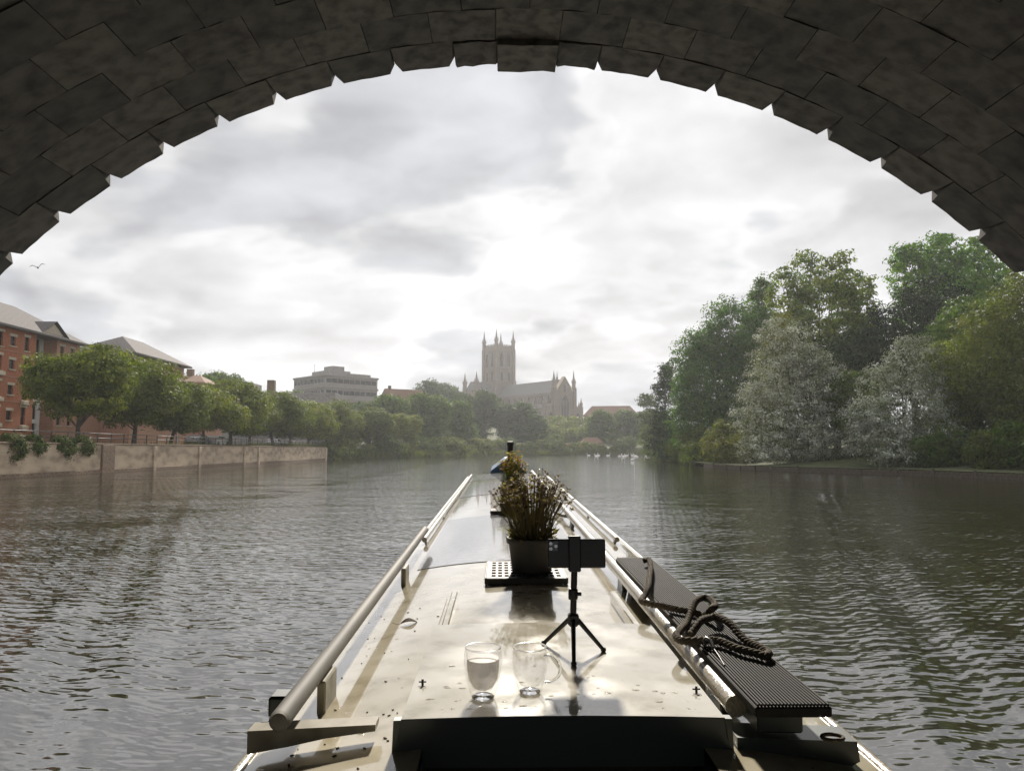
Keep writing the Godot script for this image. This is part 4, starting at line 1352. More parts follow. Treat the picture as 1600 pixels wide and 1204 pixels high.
func make_left_trees() -> void:
	var rng := RandomNumberGenerator.new()
	rng.seed = 23
	var meshes := []
	var trunks := []
	for k in 5:
		var lobes := [[Vector3(0, 4.9, 0), Vector3(3.7, 2.8, 3.6)]]
		for q in 6:
			var a := TAU * (q + rng.randf()) / 6.0
			lobes.append([Vector3(cos(a) * rng.randf_range(1.4, 2.6), rng.randf_range(3.2, 6.5), sin(a) * rng.randf_range(1.4, 2.6)), Vector3(rng.randf_range(1.5, 2.5), rng.randf_range(1.4, 2.2), rng.randf_range(1.5, 2.5))])
		meshes.append(crown(500 + k, lobes, 1000, 21, 0.68, 0.13, [[Color(0.105, 0.115, 0.036), Color(0.17, 0.17, 0.05), Color(0.07, 0.086, 0.03)], [Color(0.085, 0.10, 0.036), Color(0.11, 0.115, 0.04)], [Color(0.15, 0.152, 0.04), Color(0.19, 0.185, 0.05), Color(0.10, 0.115, 0.038)], [Color(0.075, 0.09, 0.034), Color(0.10, 0.11, 0.038)], [Color(0.13, 0.135, 0.04), Color(0.09, 0.105, 0.036)]][k], 0.15))
		trunks.append(trunk(510 + k, 6.0, 0.2, lobes))
	# x, z, variant, width scale, height scale
	var row := [[-38.1, -67, 0, 0.97, 0.96], [-38.2, -77.5, 1, 1.08, 1.08], [-38.4, -86.5, 3, 0.92, 0.96], [-37.8, -94.5, 2, 0.95, 0.86], [-38.2, -105, 4, 1.2, 1.10], [-38.6, -114, 1, 1.0, 0.98], [-38.0, -124, 3, 1.2, 1.08], [-38.7, -136.5, 4, 1.05, 0.98], [-38.2, -147, 2, 1.2, 1.12], [-37.0, -158, 1, 1.25, 1.2], [-35.4, -168, 4, 1.05, 1.02], [-31.6, -180, 3, 1.25, 1.14], [-28.6, -190, 2, 1.1, 1.0], [-25.6, -197, 2, 1.0, 1.0]]
	var nth := ["first", "second", "third", "fourth", "fifth", "sixth", "seventh", "eighth", "ninth", "tenth", "eleventh", "twelfth", "thirteenth", "fourteenth"]
	for k in row.size():
		var r: Array = row[k]
		tree("promenade_tree", "rounded %s quay tree, %s along from the brick flats" % [["leafy green", "dull green", "yellow green", "deep green", "olive green"][r[2]], nth[k]], "tree", "row of trees along the quay", Vector3(r[0], left_height(r[0], r[1]) - 0.02, r[1]), meshes[r[2]], trunks[r[2]], M.leaf_mid, Vector3(r[3] * 1.16, r[4] * 1.12, r[3] * 1.16), rng.randf() * TAU)
	# larger trees between the row and the cathedral
	var far_meshes := []
	var far_trunks := []
	for k in 3:
		var lobes := [[Vector3(0, 9, 0), Vector3(5.6, 6.6, 5.6)], [Vector3(2.4, 12.6, 0), Vector3(3.6, 3.8, 3.6)], [Vector3(-2.6, 11.4, 1), Vector3(3.6, 4.2, 3.6)], [Vector3(0.4, 5.0, 2.6), Vector3(4.8, 4.2, 3.6)]]
		far_meshes.append(crown(520 + k, lobes, 620, 18, 1.1, 0.30, [[Color(0.07, 0.10, 0.04), Color(0.085, 0.12, 0.045)], [Color(0.035, 0.06, 0.028), Color(0.045, 0.07, 0.03)], [Color(0.055, 0.085, 0.03), Color(0.07, 0.10, 0.035)]][k], 0.3))
		far_trunks.append(trunk(530 + k, 11.0, 0.4, lobes))
	var far := [
		[-31.5, -216, 0, 1.0, 1.0, "soft green willowy tree next to the brown roofed house"], [-22.0, -226, 0, 1.12, 1.08, "largest soft green willowy tree below the brown roofed house"], [-13.8, -241, 0, 0.98, 1.0, "soft green willowy tree beside dark trees below the cathedral"],
		[-28.0, -330, 1, 1.7, 1.35, "tall dark tree on rise behind the brown roofed house"], [-5.8, -296, 1, 1.35, 1.30, "dark green tree on slope below the cathedral tower"], [5.5, -288, 1, 1.35, 1.08, "dark green tree on slope below the cathedral tower"], [13.0, -279, 1, 0.95, 0.82, "dark green tree on slope below the cathedral tower"],
		[-16.5, -300, 1, 1.2, 1.2, "dark green tree on slope below the cathedral tower"], [39.5, -287, 2, 1.1, 0.92, "round green tree beside cathedral west front"], [50.0, -292, 2, 1.0, 0.95, "green tree before brown roofed range right of cathedral"],
		[-60, -150, 2, 0.8, 0.9, "green tree among the low roofs behind quay row"], [-80, -215, 0, 1.0, 1.1, "pale green tree beside the banded concrete block"], [-42, -235, 2, 1.1, 0.9, "green tree before the banded concrete block"], [-52, -225, 2, 1.1, 0.85, "green tree before the banded concrete block"], [-66, -225, 2, 1.2, 0.9, "green tree before the banded concrete block"], [62, -300, 2, 1.1, 0.9, "green tree before brown roofed range right of cathedral"]]
	for f in far:
		tree("town_tree", f[5], "tree", "trees below the cathedral and town", Vector3(f[0], left_height(f[0], f[1]) - 0.3, f[1]), far_meshes[f[2]], far_trunks[f[2]], M.leaf, Vector3(f[3], f[4], f[3]), rng.randf() * TAU)
	# bushes on the bank past the quay wall
	var bush := []
	for k in 2:
		bush.append(crown(540 + k, [[Vector3(0, 1.3, 0), Vector3(2.0, 1.5, 1.8)], [Vector3(1.2, 1.0, 0.5), Vector3(1.5, 1.2, 1.4)], [Vector3(-1.1, 1.5, 0), Vector3(1.3, 1.3, 1.3)]], 110, 16, 0.55, 0.17, [[Color(0.075, 0.095, 0.04), Color(0.06, 0.08, 0.035)], [Color(0.13, 0.135, 0.06), Color(0.10, 0.115, 0.05)]][k], 0.3))
	var stem := trunk(545, 1.4, 0.07, [[Vector3(0, 1.2, 0), Vector3(1.6, 1.1, 1.4)]])
	for k in 46:
		var s := k / 45.0
		var line := along(LEFT_BANK.slice(1, 9), 1.0)
		var p: Vector2 = line[clampi(int(s * (line.size() - 1)), 0, line.size() - 1)]
		var z := p.y - rng.randf_range(2.0, 9.0)
		var x := p.x - rng.randf_range(0.5, 3.0)
		var v := rng.randi() % 2
		tree("bank_bush", ["dull green bush on far bank past quay wall", "pale green bush on far bank past quay wall"][v], "bush", "bushes on the far bank", Vector3(x, left_height(x, z) - 0.1, z), bush[v], stem, M.leaf, Vector3.ONE * rng.randf_range(0.8, 1.7), rng.randf() * TAU)
	for p in [[17, -284, 2.0], [22, -292, 2.4], [27, -300, 2.6], [32, -306, 2.8], [36, -318, 3.0], [29, -322, 3.2], [22, -312, 3.0], [42, -326, 3.0], [16, -298, 2.6], [47, -312, 2.6], [25, -338, 3.4], [34, -344, 3.4], [44, -348, 3.4], [18, -328, 3.4]]:
		var v := rng.randi() % 2
		tree("garden_shrub", ["dull green shrub on slope below cathedral west front", "pale green shrub on slope below cathedral west front"][v], "shrub", "shrubs below the west front", Vector3(p[0], left_height(p[0], p[1]) - 0.2, p[1]), bush[v], stem, M.leaf, Vector3.ONE * p[2] * rng.randf_range(0.7, 1.0), rng.randf() * TAU)
	# reeds at the water line
	var mb := MB.new()
	var line := along(LEFT_BANK.slice(1, 10), 0.8)
	for p in line:
		for k in 26:
			var q: Vector2 = p + Vector2(rng.randf_range(-2.2, 0.3), rng.randf_range(-2.6, 0.6))
			var h := rng.randf_range(0.5, 1.15)
			var b := rng.randf_range(0.0, 1.0)
			mb.leaf(Vector3(q.x, maxf(left_height(q.x, q.y), 0.0) + h * 0.8, q.y), Vector3(rng.randfn(0, 0.12), h, rng.randfn(0, 0.12)), Vector3(0.09, 0, rng.randfn(0, 0.05)), Color(0.13, 0.135, 0.05).lerp(Color(0.08, 0.105, 0.035), b))
	tag(part(self, "reed_bed", mb.mesh(), M.leaf), "strip of green reeds along the far water line", "reeds", "", "stuff")
	# grass and weeds along the top of the quay wall
	mb = MB.new()
	for k in 5200:
		var z := -48.0 - 97.0 * rng.randf()
		var dense := 0.35 + 0.65 * smoothstep(-95.0, -115.0, z)
		if rng.randf() > dense: continue
		var h := rng.randf_range(0.06, 0.22) * (1.0 + dense)
		var x := -34.52 + rng.randf_range(-0.3, 0.42)
		var hang := 0.0 if x < -34.25 else rng.randf_range(0.0, 0.9) * dense
		mb.leaf(Vector3(x, 2.5 + h * 0.6 - hang, z), Vector3(rng.randfn(0, 0.06), h, rng.randfn(0, 0.06)), Vector3(0.03, 0.01, 0.05), Color(0.12, 0.125, 0.05).lerp(Color(0.06, 0.085, 0.03), rng.randf()))
	tag(part(self, "wall_weeds", mb.mesh(), M.leaf), "grass and weeds growing over the top of quay wall", "weeds", "", "stuff")
	# ivy hanging over the wall near the brick block
	for s in [[-52.6, 2.0, 1.0], [-55.0, 1.3, 0.6], [-58.6, 2.6, 0.85], [-61.4, 2.0, 0.8]]:
		var iv := thing("ivy_clump", "dark ivy clump hanging over the quay wall top", "ivy", "ivy on the quay wall", at(-34.4, 2.5, s[0]))
		part(iv, "foliage", crown(560 + int(s[0]), [[Vector3(0.25, -0.35 * s[2], 0), Vector3(0.5, 0.8 * s[2], s[1] * 0.5)], [Vector3(0, 0.25, 0.2), Vector3(0.6, 0.4, s[1] * 0.42)]], 150, 20, 0.26, 0.075, [Color(0.035, 0.055, 0.02), Color(0.06, 0.08, 0.03), Color(0.09, 0.085, 0.04)], 0.6), M.leaf_dull)
		var mb2 := MB.new()
		mb2.tube([Vector3(-0.2, 0.0, 0), Vector3(0.15, 0.12, 0), Vector3(0.3, -0.5 * s[2], 0.1)], [0.05, 0.04, 0.02], 6)
		part(iv, "stem", mb2.mesh(), M.bark)


# ---------------------------------------------------------------- quay
func make_quay() -> void:
	var q := thing("quay_wall", "tall reddish stone quay wall with pale strips along the river", "wall")
	var mb := MB.new()
	mb.box(Vector3(-34.55, 0.6, -32.4), Vector3(0.9, 3.6, 225.2))
	part(q, "wall_face", mb.mesh(), M.quay)
	mb = MB.new()
	mb.box(Vector3(-34.5, 2.46, -32.4), Vector3(1.05, 0.14, 225.3), 0.03)
	part(q, "coping", mb.mesh(), M.quay_dark)
	mb = MB.new()
	mb.box(Vector3(-34.07, -0.1, -32.4), Vector3(0.14, 0.78, 225.0), 0.03)
	part(q, "plinth", mb.mesh(), M.quay_dark)
	mb = MB.new()
	mb.box(Vector3(-34.08, 1.0, -64.6), Vector3(0.34, 2.78, 2.0), 0.04)
	part(q, "buttress", mb.mesh(), M.quay_dark)
	for z in [-73.2, -84.1, -98.7, -104.5, -144.6]:
		mb = MB.new()
		mb.box(Vector3(-34.02, 1.05, z), Vector3(0.24, 2.5, 0.55 if z > -140 else 1.2), 0.03)
		part(q, "pilaster", mb.mesh(), M.quay_pale if z < -140 else M.quay)
	mb = MB.new()
	mb.box(Vector3(-38.5, 0.6, -145.1), Vector3(8.6, 3.4, 0.5))
	part(q, "wall_end", mb.mesh(), M.quay)
	var f := thing("quay_railing", "low dark metal railing with two rails along quay edge", "railing")
	for y in [2.98, 3.38]:
		mb = MB.new()
		mb.tube([Vector3(-34.75, y, 20), Vector3(-34.75, y, -144)], [0.035], 8)
		part(f, "rail", mb.mesh(), M.iron)
	var post := MB.new()
	post.box(Vector3(0, 0.5, 0), Vector3(0.08, 1.02, 0.08), 0.01)
	var pm := post.mesh()
	for k in 48:
		part(f, "post", pm, M.iron, at(-34.75, 2.43, -40.0 - 2.2 * k))


# ---------------------------------------------------------------- buildings
func hip_roof(mb: MB, x0: float, x1: float, z0: float, z1: float, y: float, top: float, over: float, hip: float, along_z: bool) -> void:
	var a := Vector3(x0 - over, y, z0 - over)
	var b := Vector3(x1 + over, y, z0 - over)
	var c := Vector3(x1 + over, y, z1 + over)
	var d := Vector3(x0 - over, y, z1 + over)
	var r0: Vector3
	var r1: Vector3
	var mid := Vector3((x0 + x1) / 2, 0, (z0 + z1) / 2)
	if along_z:
		r0 = Vector3(mid.x, top, z0 + hip)
		r1 = Vector3(mid.x, top, z1 - hip)
		mb.quad(a, r0, r1, d, Vector3(-1, 1, 0))
		mb.quad(b, r0, r1, c, Vector3(1, 1, 0))
		mb.flat(a, b, r0, Vector3(0, 1, -1))
		mb.flat(d, c, r1, Vector3(0, 1, 1))
	else:
		r0 = Vector3(x0 + hip, top, mid.z)
		r1 = Vector3(x1 - hip, top, mid.z)
		mb.quad(a, b, r1, r0, Vector3(0, 1, -1))
		mb.quad(d, c, r1, r0, Vector3(0, 1, 1))
		mb.flat(a, d, r0, Vector3(-1, 1, 0))
		mb.flat(b, c, r1, Vector3(1, 1, 0))
	var dn := Vector3(0, -0.22, 0)
	mb.quad(a, b, b + dn, a + dn, Vector3(0, 0, -1))
	mb.quad(b, c, c + dn, b + dn, Vector3(1, 0, 0))
	mb.quad(c, d, d + dn, c + dn, Vector3(0, 0, 1))
	mb.quad(d, a, a + dn, d + dn, Vector3(-1, 0, 0))
	mb.quad(a + dn, b + dn, c + dn, d + dn, Vector3.DOWN)


func wall_windows(parent: Node3D, o: Vector3, u: Vector3, wide: float, high: float, rects: Array, m: Material, trim: Material, balcony := false) -> void:
	# a wall with recessed windows; u runs along the wall, its outside is u x up
	var out := Vector3.UP.cross(u) * -1.0
	out = u.cross(Vector3.UP)
	var mb := MB.new()
	openings(mb, o, u, Vector3.UP, wide, high, rects, -out * 0.22)
	var basis := Basis(u, Vector3.UP, out)
	part(parent, "wall", mb.mesh(), m)
	for r in rects:
		var c: Vector3 = o + u * (r.position.x + r.size.x * 0.5) + Vector3.UP * (r.position.y + r.size.y * 0.5)
		mb = MB.new()
		mb.box(c - out * 0.2, Vector3(r.size.x, r.size.y, 0.04), 0.0, basis)
		var w := part(parent, "window", mb.mesh(), M.pane)
		mb = MB.new()
		mb.box(c - out * 0.165, Vector3(0.05, r.size.y, 0.03), 0.0, basis)
		mb.box(c - out * 0.16, Vector3(r.size.x, 0.05, 0.03), 0.0, basis)
		part(w, "glazing_bar", mb.mesh(), M.dark_wood)
		if trim:
			mb = MB.new()
			mb.box(c + Vector3(0, r.size.y * 0.5 + 0.14, 0) + out * 0.02, Vector3(r.size.x + 0.34, 0.28, 0.1), 0.01, basis)
			part(w, "lintel", mb.mesh(), trim)
			mb = MB.new()
			mb.box(c - Vector3(0, r.size.y * 0.5 + 0.06, 0) + out * 0.04, Vector3(r.size.x + 0.24, 0.12, 0.16), 0.01, basis)
			part(w, "sill", mb.mesh(), trim)
		if balcony and r.size.y > 1.4 and r.position.y < 9.0:
			mb = MB.new()
			mb.box(c - Vector3(0, r.size.y * 0.5 + 0.3, 0) + out * 0.2, Vector3(r.size.x + 0.3, 0.42, 0.36), 0.02, basis)
			part(w, "balcony_shelf", mb.mesh(), trim)


func make_buildings() -> void:
	# four storey block of flats by the river
	var t := thing("apartment_block", "four storey orange brick flats with cream lintels and grey hipped roof", "building")
	var rects := []
	for col in [[1.4, 0.85, 1.0], [3.7, 0.75, 1.9], [-3.9, 0.85, 1.0], [-0.6, 0.8, 1.6], [-6.4, 0.75, 1.9], [-9.0, 0.8, 1.5], [-11.5, 0.75, 1.9], [-14.0, 0.85, 1.0]]:
		for y in [13.5, 11.0, 8.3, 5.6]:
			var hh: float = col[2] if y < 13.0 or col[2] < 1.2 else 1.5
			rects.append(Rect2(17.2 + col[0] - col[1] * 0.5, y - 2.4 - hh * 0.5, col[1], hh))
	wall_windows(t, Vector3(-52, 2.4, -60), Vector3(0, 0, -1), 22.5, 12.6, rects, M.brick, M.cream_stone, true)
	var mb := MB.new()
	mb.quad(Vector3(-52, 2.4, -82.5), Vector3(-62, 2.4, -82.5), Vector3(-62, 15, -82.5), Vector3(-52, 15, -82.5), Vector3(0, 0, -1))
	mb.quad(Vector3(-52, 2.4, -60), Vector3(-62, 2.4, -60), Vector3(-62, 15, -60), Vector3(-52, 15, -60), Vector3(0, 0, 1))
	mb.quad(Vector3(-62, 2.4, -60), Vector3(-62, 2.4, -91), Vector3(-62, 15, -91), Vector3(-62, 15, -60), Vector3(-1, 0, 0))
	mb.quad(Vector3(-52, 2.4, -91), Vector3(-62, 2.4, -91), Vector3(-62, 15, -91), Vector3(-52, 15, -91), Vector3(0, 0, -1))
	part(t, "wall", mb.mesh(), M.brick_pale)
	# cream string courses between the storeys
	for y in [4.3, 7.1, 9.7, 12.4]:
		mb = MB.new()
		mb.box(Vector3(-51.98, y, -71.25), Vector3(0.06, 0.1, 22.5))
		part(t, "string_course", mb.mesh(), M.brick_pale)
	# glazed stair bay in the recess
	var bay := []
	for k in 2:
		for y in 5:
			bay.append(Rect2(0.35 + 1.6 * k, 0.6 + y * 2.45, 1.3, 2.0))
	wall_windows(t, Vector3(-53.6, 2.4, -82.5), Vector3(0, 0, -1), 3.9, 12.6, bay, M.white, null)
	var wing := []
	for z in [1.0, 3.1]:
		for y in [13.4, 10.8, 8.2, 5.6]:
			wing.append(Rect2(z - 0.4, y - 2.4 - 0.75, 0.8, 1.5))
	wall_windows(t, Vector3(-52, 2.4, -86.4), Vector3(0, 0, -1), 4.6, 12.6, wing, M.brick_pale, M.cream_stone)
	mb = MB.new()
	mb.quad(Vector3(-52, 2.4, -86.4), Vector3(-53.8, 2.4, -86.4), Vector3(-53.8, 15, -86.4), Vector3(-52, 15, -86.4), Vector3(0, 0, 1))
	part(t, "wall", mb.mesh(), M.brick_pale)
	mb = MB.new()
	hip_roof(mb, -62, -52, -91, -58, 15.02, 18.7, 0.75, 5.0, true)
	var rf := part(t, "roof", mb.mesh(), M.slate)
	mb = MB.new()
	# small pediment over the stair bay
	mb.prism(PackedVector2Array([Vector2(-2.3, 0), Vector2(2.3, 0), Vector2(0, 1.45)]), -5.0, 0.0, Basis(Vector3(0, 0, -1), Vector3.UP, Vector3(1, 0, 0)), Vector3(-51.6, 15.0, -85.0))
	part(rf, "pediment", mb.mesh(), M.cream_stone)
	mb = MB.new()
	for s in [-1.0, 1.0]:
		mb.quad(Vector3(-51.3, 16.75, -85), Vector3(-57, 16.75, -85), Vector3(-57, 14.95, -85 + s * 2.8), Vector3(-51.3, 14.95, -85 + s * 2.8), Vector3(0, 1, s))
	part(rf, "pediment_roof", mb.mesh(), M.slate)
	mb = MB.new()
	mb.box(Vector3(-56.4, 19.0, -79), Vector3(0.5, 0.9, 0.5), 0.03)
	part(rf, "vent_stack", mb.mesh(), M.brick)
	# lower linking range
	mb = MB.new()
	mb.box(Vector3(-57, 7.2, -95.2), Vector3(8, 9.6, 8.2))
	t = thing("linking_range", "lower brick range joining flats to the second hipped block", "building")
	part(t, "wall", mb.mesh(), M.brick_pale)
	mb = MB.new()
	hip_roof(mb, -61, -53, -99.2, -91.3, 12.0, 13.6, 0.3, 0.5, true)
	part(t, "roof", mb.mesh(), M.tile_roof)
	# second brick block
	t = thing("brick_block", "brown brick block with wide pale hipped roof behind trees", "building")
	rects = []
	for z in [3.0, 6.2, 9.2, 11.8, 14.2]:
		for y in [12.9, 10.2, 7.4]:
			rects.append(Rect2(z - 0.4, y - 2.4 - 0.7, 0.8, 1.4))
	wall_windows(t, Vector3(-49, 2.4, -98), Vector3(0, 0, -1), 16, 12.4, rects, M.brick_pale, M.cream_stone)
	rects = []
	for x in [2.0, 4.4, 6.4]:
		for y in [12.9, 10.2, 7.4]:
			rects.append(Rect2(x - 0.4, y - 2.4 - 0.7, 0.8, 1.4))
	wall_windows(t, Vector3(-57, 2.4, -98), Vector3(1, 0, 0), 8, 12.4, rects, M.brick_pale, M.cream_stone)
	mb = MB.new()
	mb.quad(Vector3(-57, 2.4, -98), Vector3(-57, 2.4, -114), Vector3(-57, 14.8, -114), Vector3(-57, 14.8, -98), Vector3(-1, 0, 0))
	mb.quad(Vector3(-49, 2.4, -114), Vector3(-57, 2.4, -114), Vector3(-57, 14.8, -114), Vector3(-49, 14.8, -114), Vector3(0, 0, -1))
	part(t, "wall", mb.mesh(), M.brick_pale)
	mb = MB.new()
	hip_roof(mb, -57, -49, -114, -98, 14.8, 17.8, 0.9, 5.0, true)
	part(t, "roof", mb.mesh(), M.slate)
	# low roofs, chimneys and a flat block further on
	t = thing("low_house", "low brown roofed house with one brick chimney behind quay row", "house")
	mb = MB.new()
	mb.box(Vector3(-55, 8.0, -130), Vector3(9, 11.0, 9))
	part(t, "wall", mb.mesh(), M.brick_pale)
	mb = MB.new()
	hip_roof(mb, -59.5, -50.5, -134.5, -125.5, 13.3, 15.0, 0.4, 2.5, false)
	rf = part(t, "roof", mb.mesh(), M.tile_roof)
	mb = MB.new()
	mb.box(Vector3(-54.7, 15.0, -130), Vector3(1.0, 2.2, 1.0), 0.03)
	part(rf, "chimney", mb.mesh(), M.quay_dark)
	t = thing("flat_roofed_block", "small pale flat roofed block with square brick stack beyond", "building")
	mb = MB.new()
	mb.box(Vector3(-61.5, 10.0, -175), Vector3(7, 15.0, 8), 0.05)
	mb.box(Vector3(-50, 8.5, -178), Vector3(22, 13.6, 8), 0.05)
	part(t, "wall", mb.mesh(), M.concrete)
	mb = MB.new()
	mb.box(Vector3(-53.5, 16.2, -172), Vector3(1.6, 3.8, 1.6), 0.04)
	part(t, "stack", mb.mesh(), M.quay_dark)
	# banded concrete building, a corner towards the river
	var xf := at(-61.6, 12.0, -258, deg_to_rad(-46))
	t = thing("concrete_block", "large hazy grey concrete block with long bands of windows", "building", "", xf)
	for k in 4:
		var y := k * 4.1
		for side in 2:
			var u := Vector3(1, 0, 0) if side == 0 else Vector3(0, 0, -1)
			var o := Vector3(-22, y, 0) if side == 0 else Vector3(0, y, 0)
			var n2 := 9
			var w := 22.0
			var rr := []
			for j in n2:
				rr.append(Rect2(0.45 + j * (w - 0.9) / n2 + 0.12, 1.2, (w - 0.9) / n2 - 0.24, 1.5))
			wall_windows(t, o, u, w, 4.1, rr, M.concrete, null)
		mb = MB.new()
		mb.box(Vector3(-11, y + 3.75, -11), Vector3(22.7, 0.7, 22.7), 0.05)
		part(t, "floor_band", mb.mesh(), M.concrete)
	mb = MB.new()
	mb.quad(Vector3(-22, 0, 0), Vector3(-22, 0, -22), Vector3(-22, 16.4, -22), Vector3(-22, 16.4, 0), Vector3(-1, 0, 0))
	mb.quad(Vector3(0, 0, -22), Vector3(-22, 0, -22), Vector3(-22, 16.4, -22), Vector3(0, 16.4, -22), Vector3(0, 0, -1))
	part(t, "wall", mb.mesh(), M.concrete)
	mb = MB.new()
	mb.box(Vector3(-11, 17.4, -9), Vector3(12, 2.4, 9), 0.05)
	mb.box(Vector3(-4, 16.9, -16), Vector3(5, 1.2, 8), 0.05)
	mb.box(Vector3(-9, 19.4, -9), Vector3(6, 1.8, 5), 0.05)
	part(t, "roof_plant", mb.mesh(), M.concrete)
	mb = MB.new()
	mb.tube([Vector3(-16, 16.4, -5), Vector3(-16, 21.5, -5)], [0.08], 6)
	part(t, "mast", mb.mesh(), M.iron)
	# house with a brown roof
	t = thing("brown_roofed_house", "house with brown gabled roof and white gable window above trees", "house", "", at(-33, 10, -250, 0.5))
	mb = MB.new()
	mb.box(Vector3(0, 4, 0), Vector3(14, 8.4, 8))
	part(t, "wall", mb.mesh(), M.brick_pale)
	mb = MB.new()
	hip_roof(mb, -7, 7, -4, 4, 8.2, 12.4, 0.4, 0.2, false)
	rf = part(t, "roof", mb.mesh(), M.tile_roof)
	mb = MB.new()
	mb.box(Vector3(-5, 12.4, 0), Vector3(0.9, 2.0, 0.9), 0.04)
	part(rf, "chimney", mb.mesh(), M.quay_dark)
	mb = MB.new()
	mb.box(Vector3(-7.03, 9.2, 0), Vector3(0.1, 1.6, 1.2), 0.01)
	part(t, "window", mb.mesh(), M.white)
	# brown range right of the cathedral
	t = thing("brown_range", "long brown roofed stone range right of the cathedral", "building", "", at(56, 12, -372, -0.15))
	mb = MB.new()
	mb.box(Vector3(0, 3, 0), Vector3(27, 8, 10))
	part(t, "wall", mb.mesh(), M.sandstone)
	mb = MB.new()
	hip_roof(mb, -13.5, 13.5, -5, 5, 7.0, 12.0, 0.4, 4.0, false)
	part(t, "roof", mb.mesh(), M.tile_roof)
	# riverside hut and low red wall on the far bank
	t = thing("riverside_hut", "small red brown tiled hut on far bank beside hedge", "hut", "", at(34.0, left_height(34, -275), -275))
	mb = MB.new()
	mb.box(Vector3(0, 0.9, 0), Vector3(7.6, 2.4, 4.5))
	part(t, "wall", mb.mesh(), M.brick_pale)
	mb = MB.new()
	hip_roof(mb, -3.8, 3.8, -2.25, 2.25, 2.1, 4.2, 0.4, 1.6, false)
	part(t, "roof", mb.mesh(), M.tile_roof)
	t = thing("garden_wall", "low red sandstone wall running along far bank below cathedral", "wall")
	mb = MB.new()
	mb.box(Vector3(14, left_height(14, -270) + 0.6, -270), Vector3(44, 2.4, 0.5), 0.05, Basis(Vector3.UP, 0.12))
	part(t, "wall_face", mb.mesh(), M.brick_pale)
	mb = MB.new()
	mb.box(Vector3(14, left_height(14, -270) + 1.86, -270), Vector3(44.2, 0.14, 0.7), 0.03, Basis(Vector3.UP, 0.12))
	part(t, "coping", mb.mesh(), M.cream_stone)


# ---------------------------------------------------------------- cathedral
func lancet(wide: float, high: float) -> PackedVector2Array:
	# pointed arch outline standing on y = 0
	var p := PackedVector2Array([Vector2(-wide / 2, 0), Vector2(wide / 2, 0)])
	var spring := high - wide * 0.87
	for k in 5:
		var a := k / 4.0 * PI / 3
		p.append(Vector2(-wide / 2 + cos(a) * wide, spring + sin(a) * wide))
	for k in range(3, -1, -1):
		var a := k / 4.0 * PI / 3
		p.append(Vector2(wide / 2 - cos(a) * wide, spring + sin(a) * wide))
	return p


func gothic_window(parent: Node3D, foot: Vector3, u: Vector3, wide: float, high: float, lights: int) -> void:
	# a moulded frame proud of the wall, dark glass within it, stone mullions
	var out := u.cross(Vector3.UP)
	var basis := Basis(u, Vector3.UP, out)
	var mb := MB.new()
	mb.prism(lancet(wide, high), 0.02, 0.08, basis, foot)
	var w := part(parent, "window", mb.mesh(), M.pane)
	mb = MB.new()
	var outer := lancet(wide, high)
	for k in outer.size():
		if k == 0: continue
		var a: Vector2 = outer[k]
		var b: Vector2 = outer[(k + 1) % outer.size()]
		if a.distance_to(b) < 0.02: continue
		var mid := (a + b) * 0.5
		mb.box(foot + basis * Vector3(mid.x, mid.y, 0.15), Vector3(a.distance_to(b) + 0.12, wide * 0.09, 0.3), 0.0, basis * Basis(Vector3(0, 0, 1), (b - a).angle()))
	part(w, "frame", mb.mesh(), M.sandstone)
	if lights > 1:
		mb = MB.new()
		for k in range(1, lights):
			var x := -wide / 2 + wide * k / lights
			mb.box(foot + basis * Vector3(x, high * 0.4, 0.1), Vector3(wide * 0.05, high * 0.8, 0.14), 0.0, basis)
		part(w, "mullion", mb.mesh(), M.sandstone)


func spire(mb: MB, at0: Vector3, wide: float, shaft: float, tip: float) -> void:
	mb.box(at0 + Vector3(0, shaft * 0.5, 0), Vector3(wide, shaft, wide), wide * 0.12)
	mb.box(at0 + Vector3(0, shaft, 0), Vector3(wide * 1.25, wide * 0.2, wide * 1.25))
	mb.lathe([Vector2(wide * 0.55, shaft), Vector2(wide * 0.3, shaft + tip * 0.4), Vector2(0.06, shaft + tip * 0.97), Vector2(0.16, shaft + tip * 0.98), Vector2(0.0, shaft + tip)], 8, at0)
	for k in 4:
		var a := TAU * k / 4 + PI / 4
		mb.lathe([Vector2(wide * 0.16, shaft), Vector2(0.0, shaft + tip * 0.35)], 5, at0 + Vector3(cos(a), 0, sin(a)) * wide * 0.6)


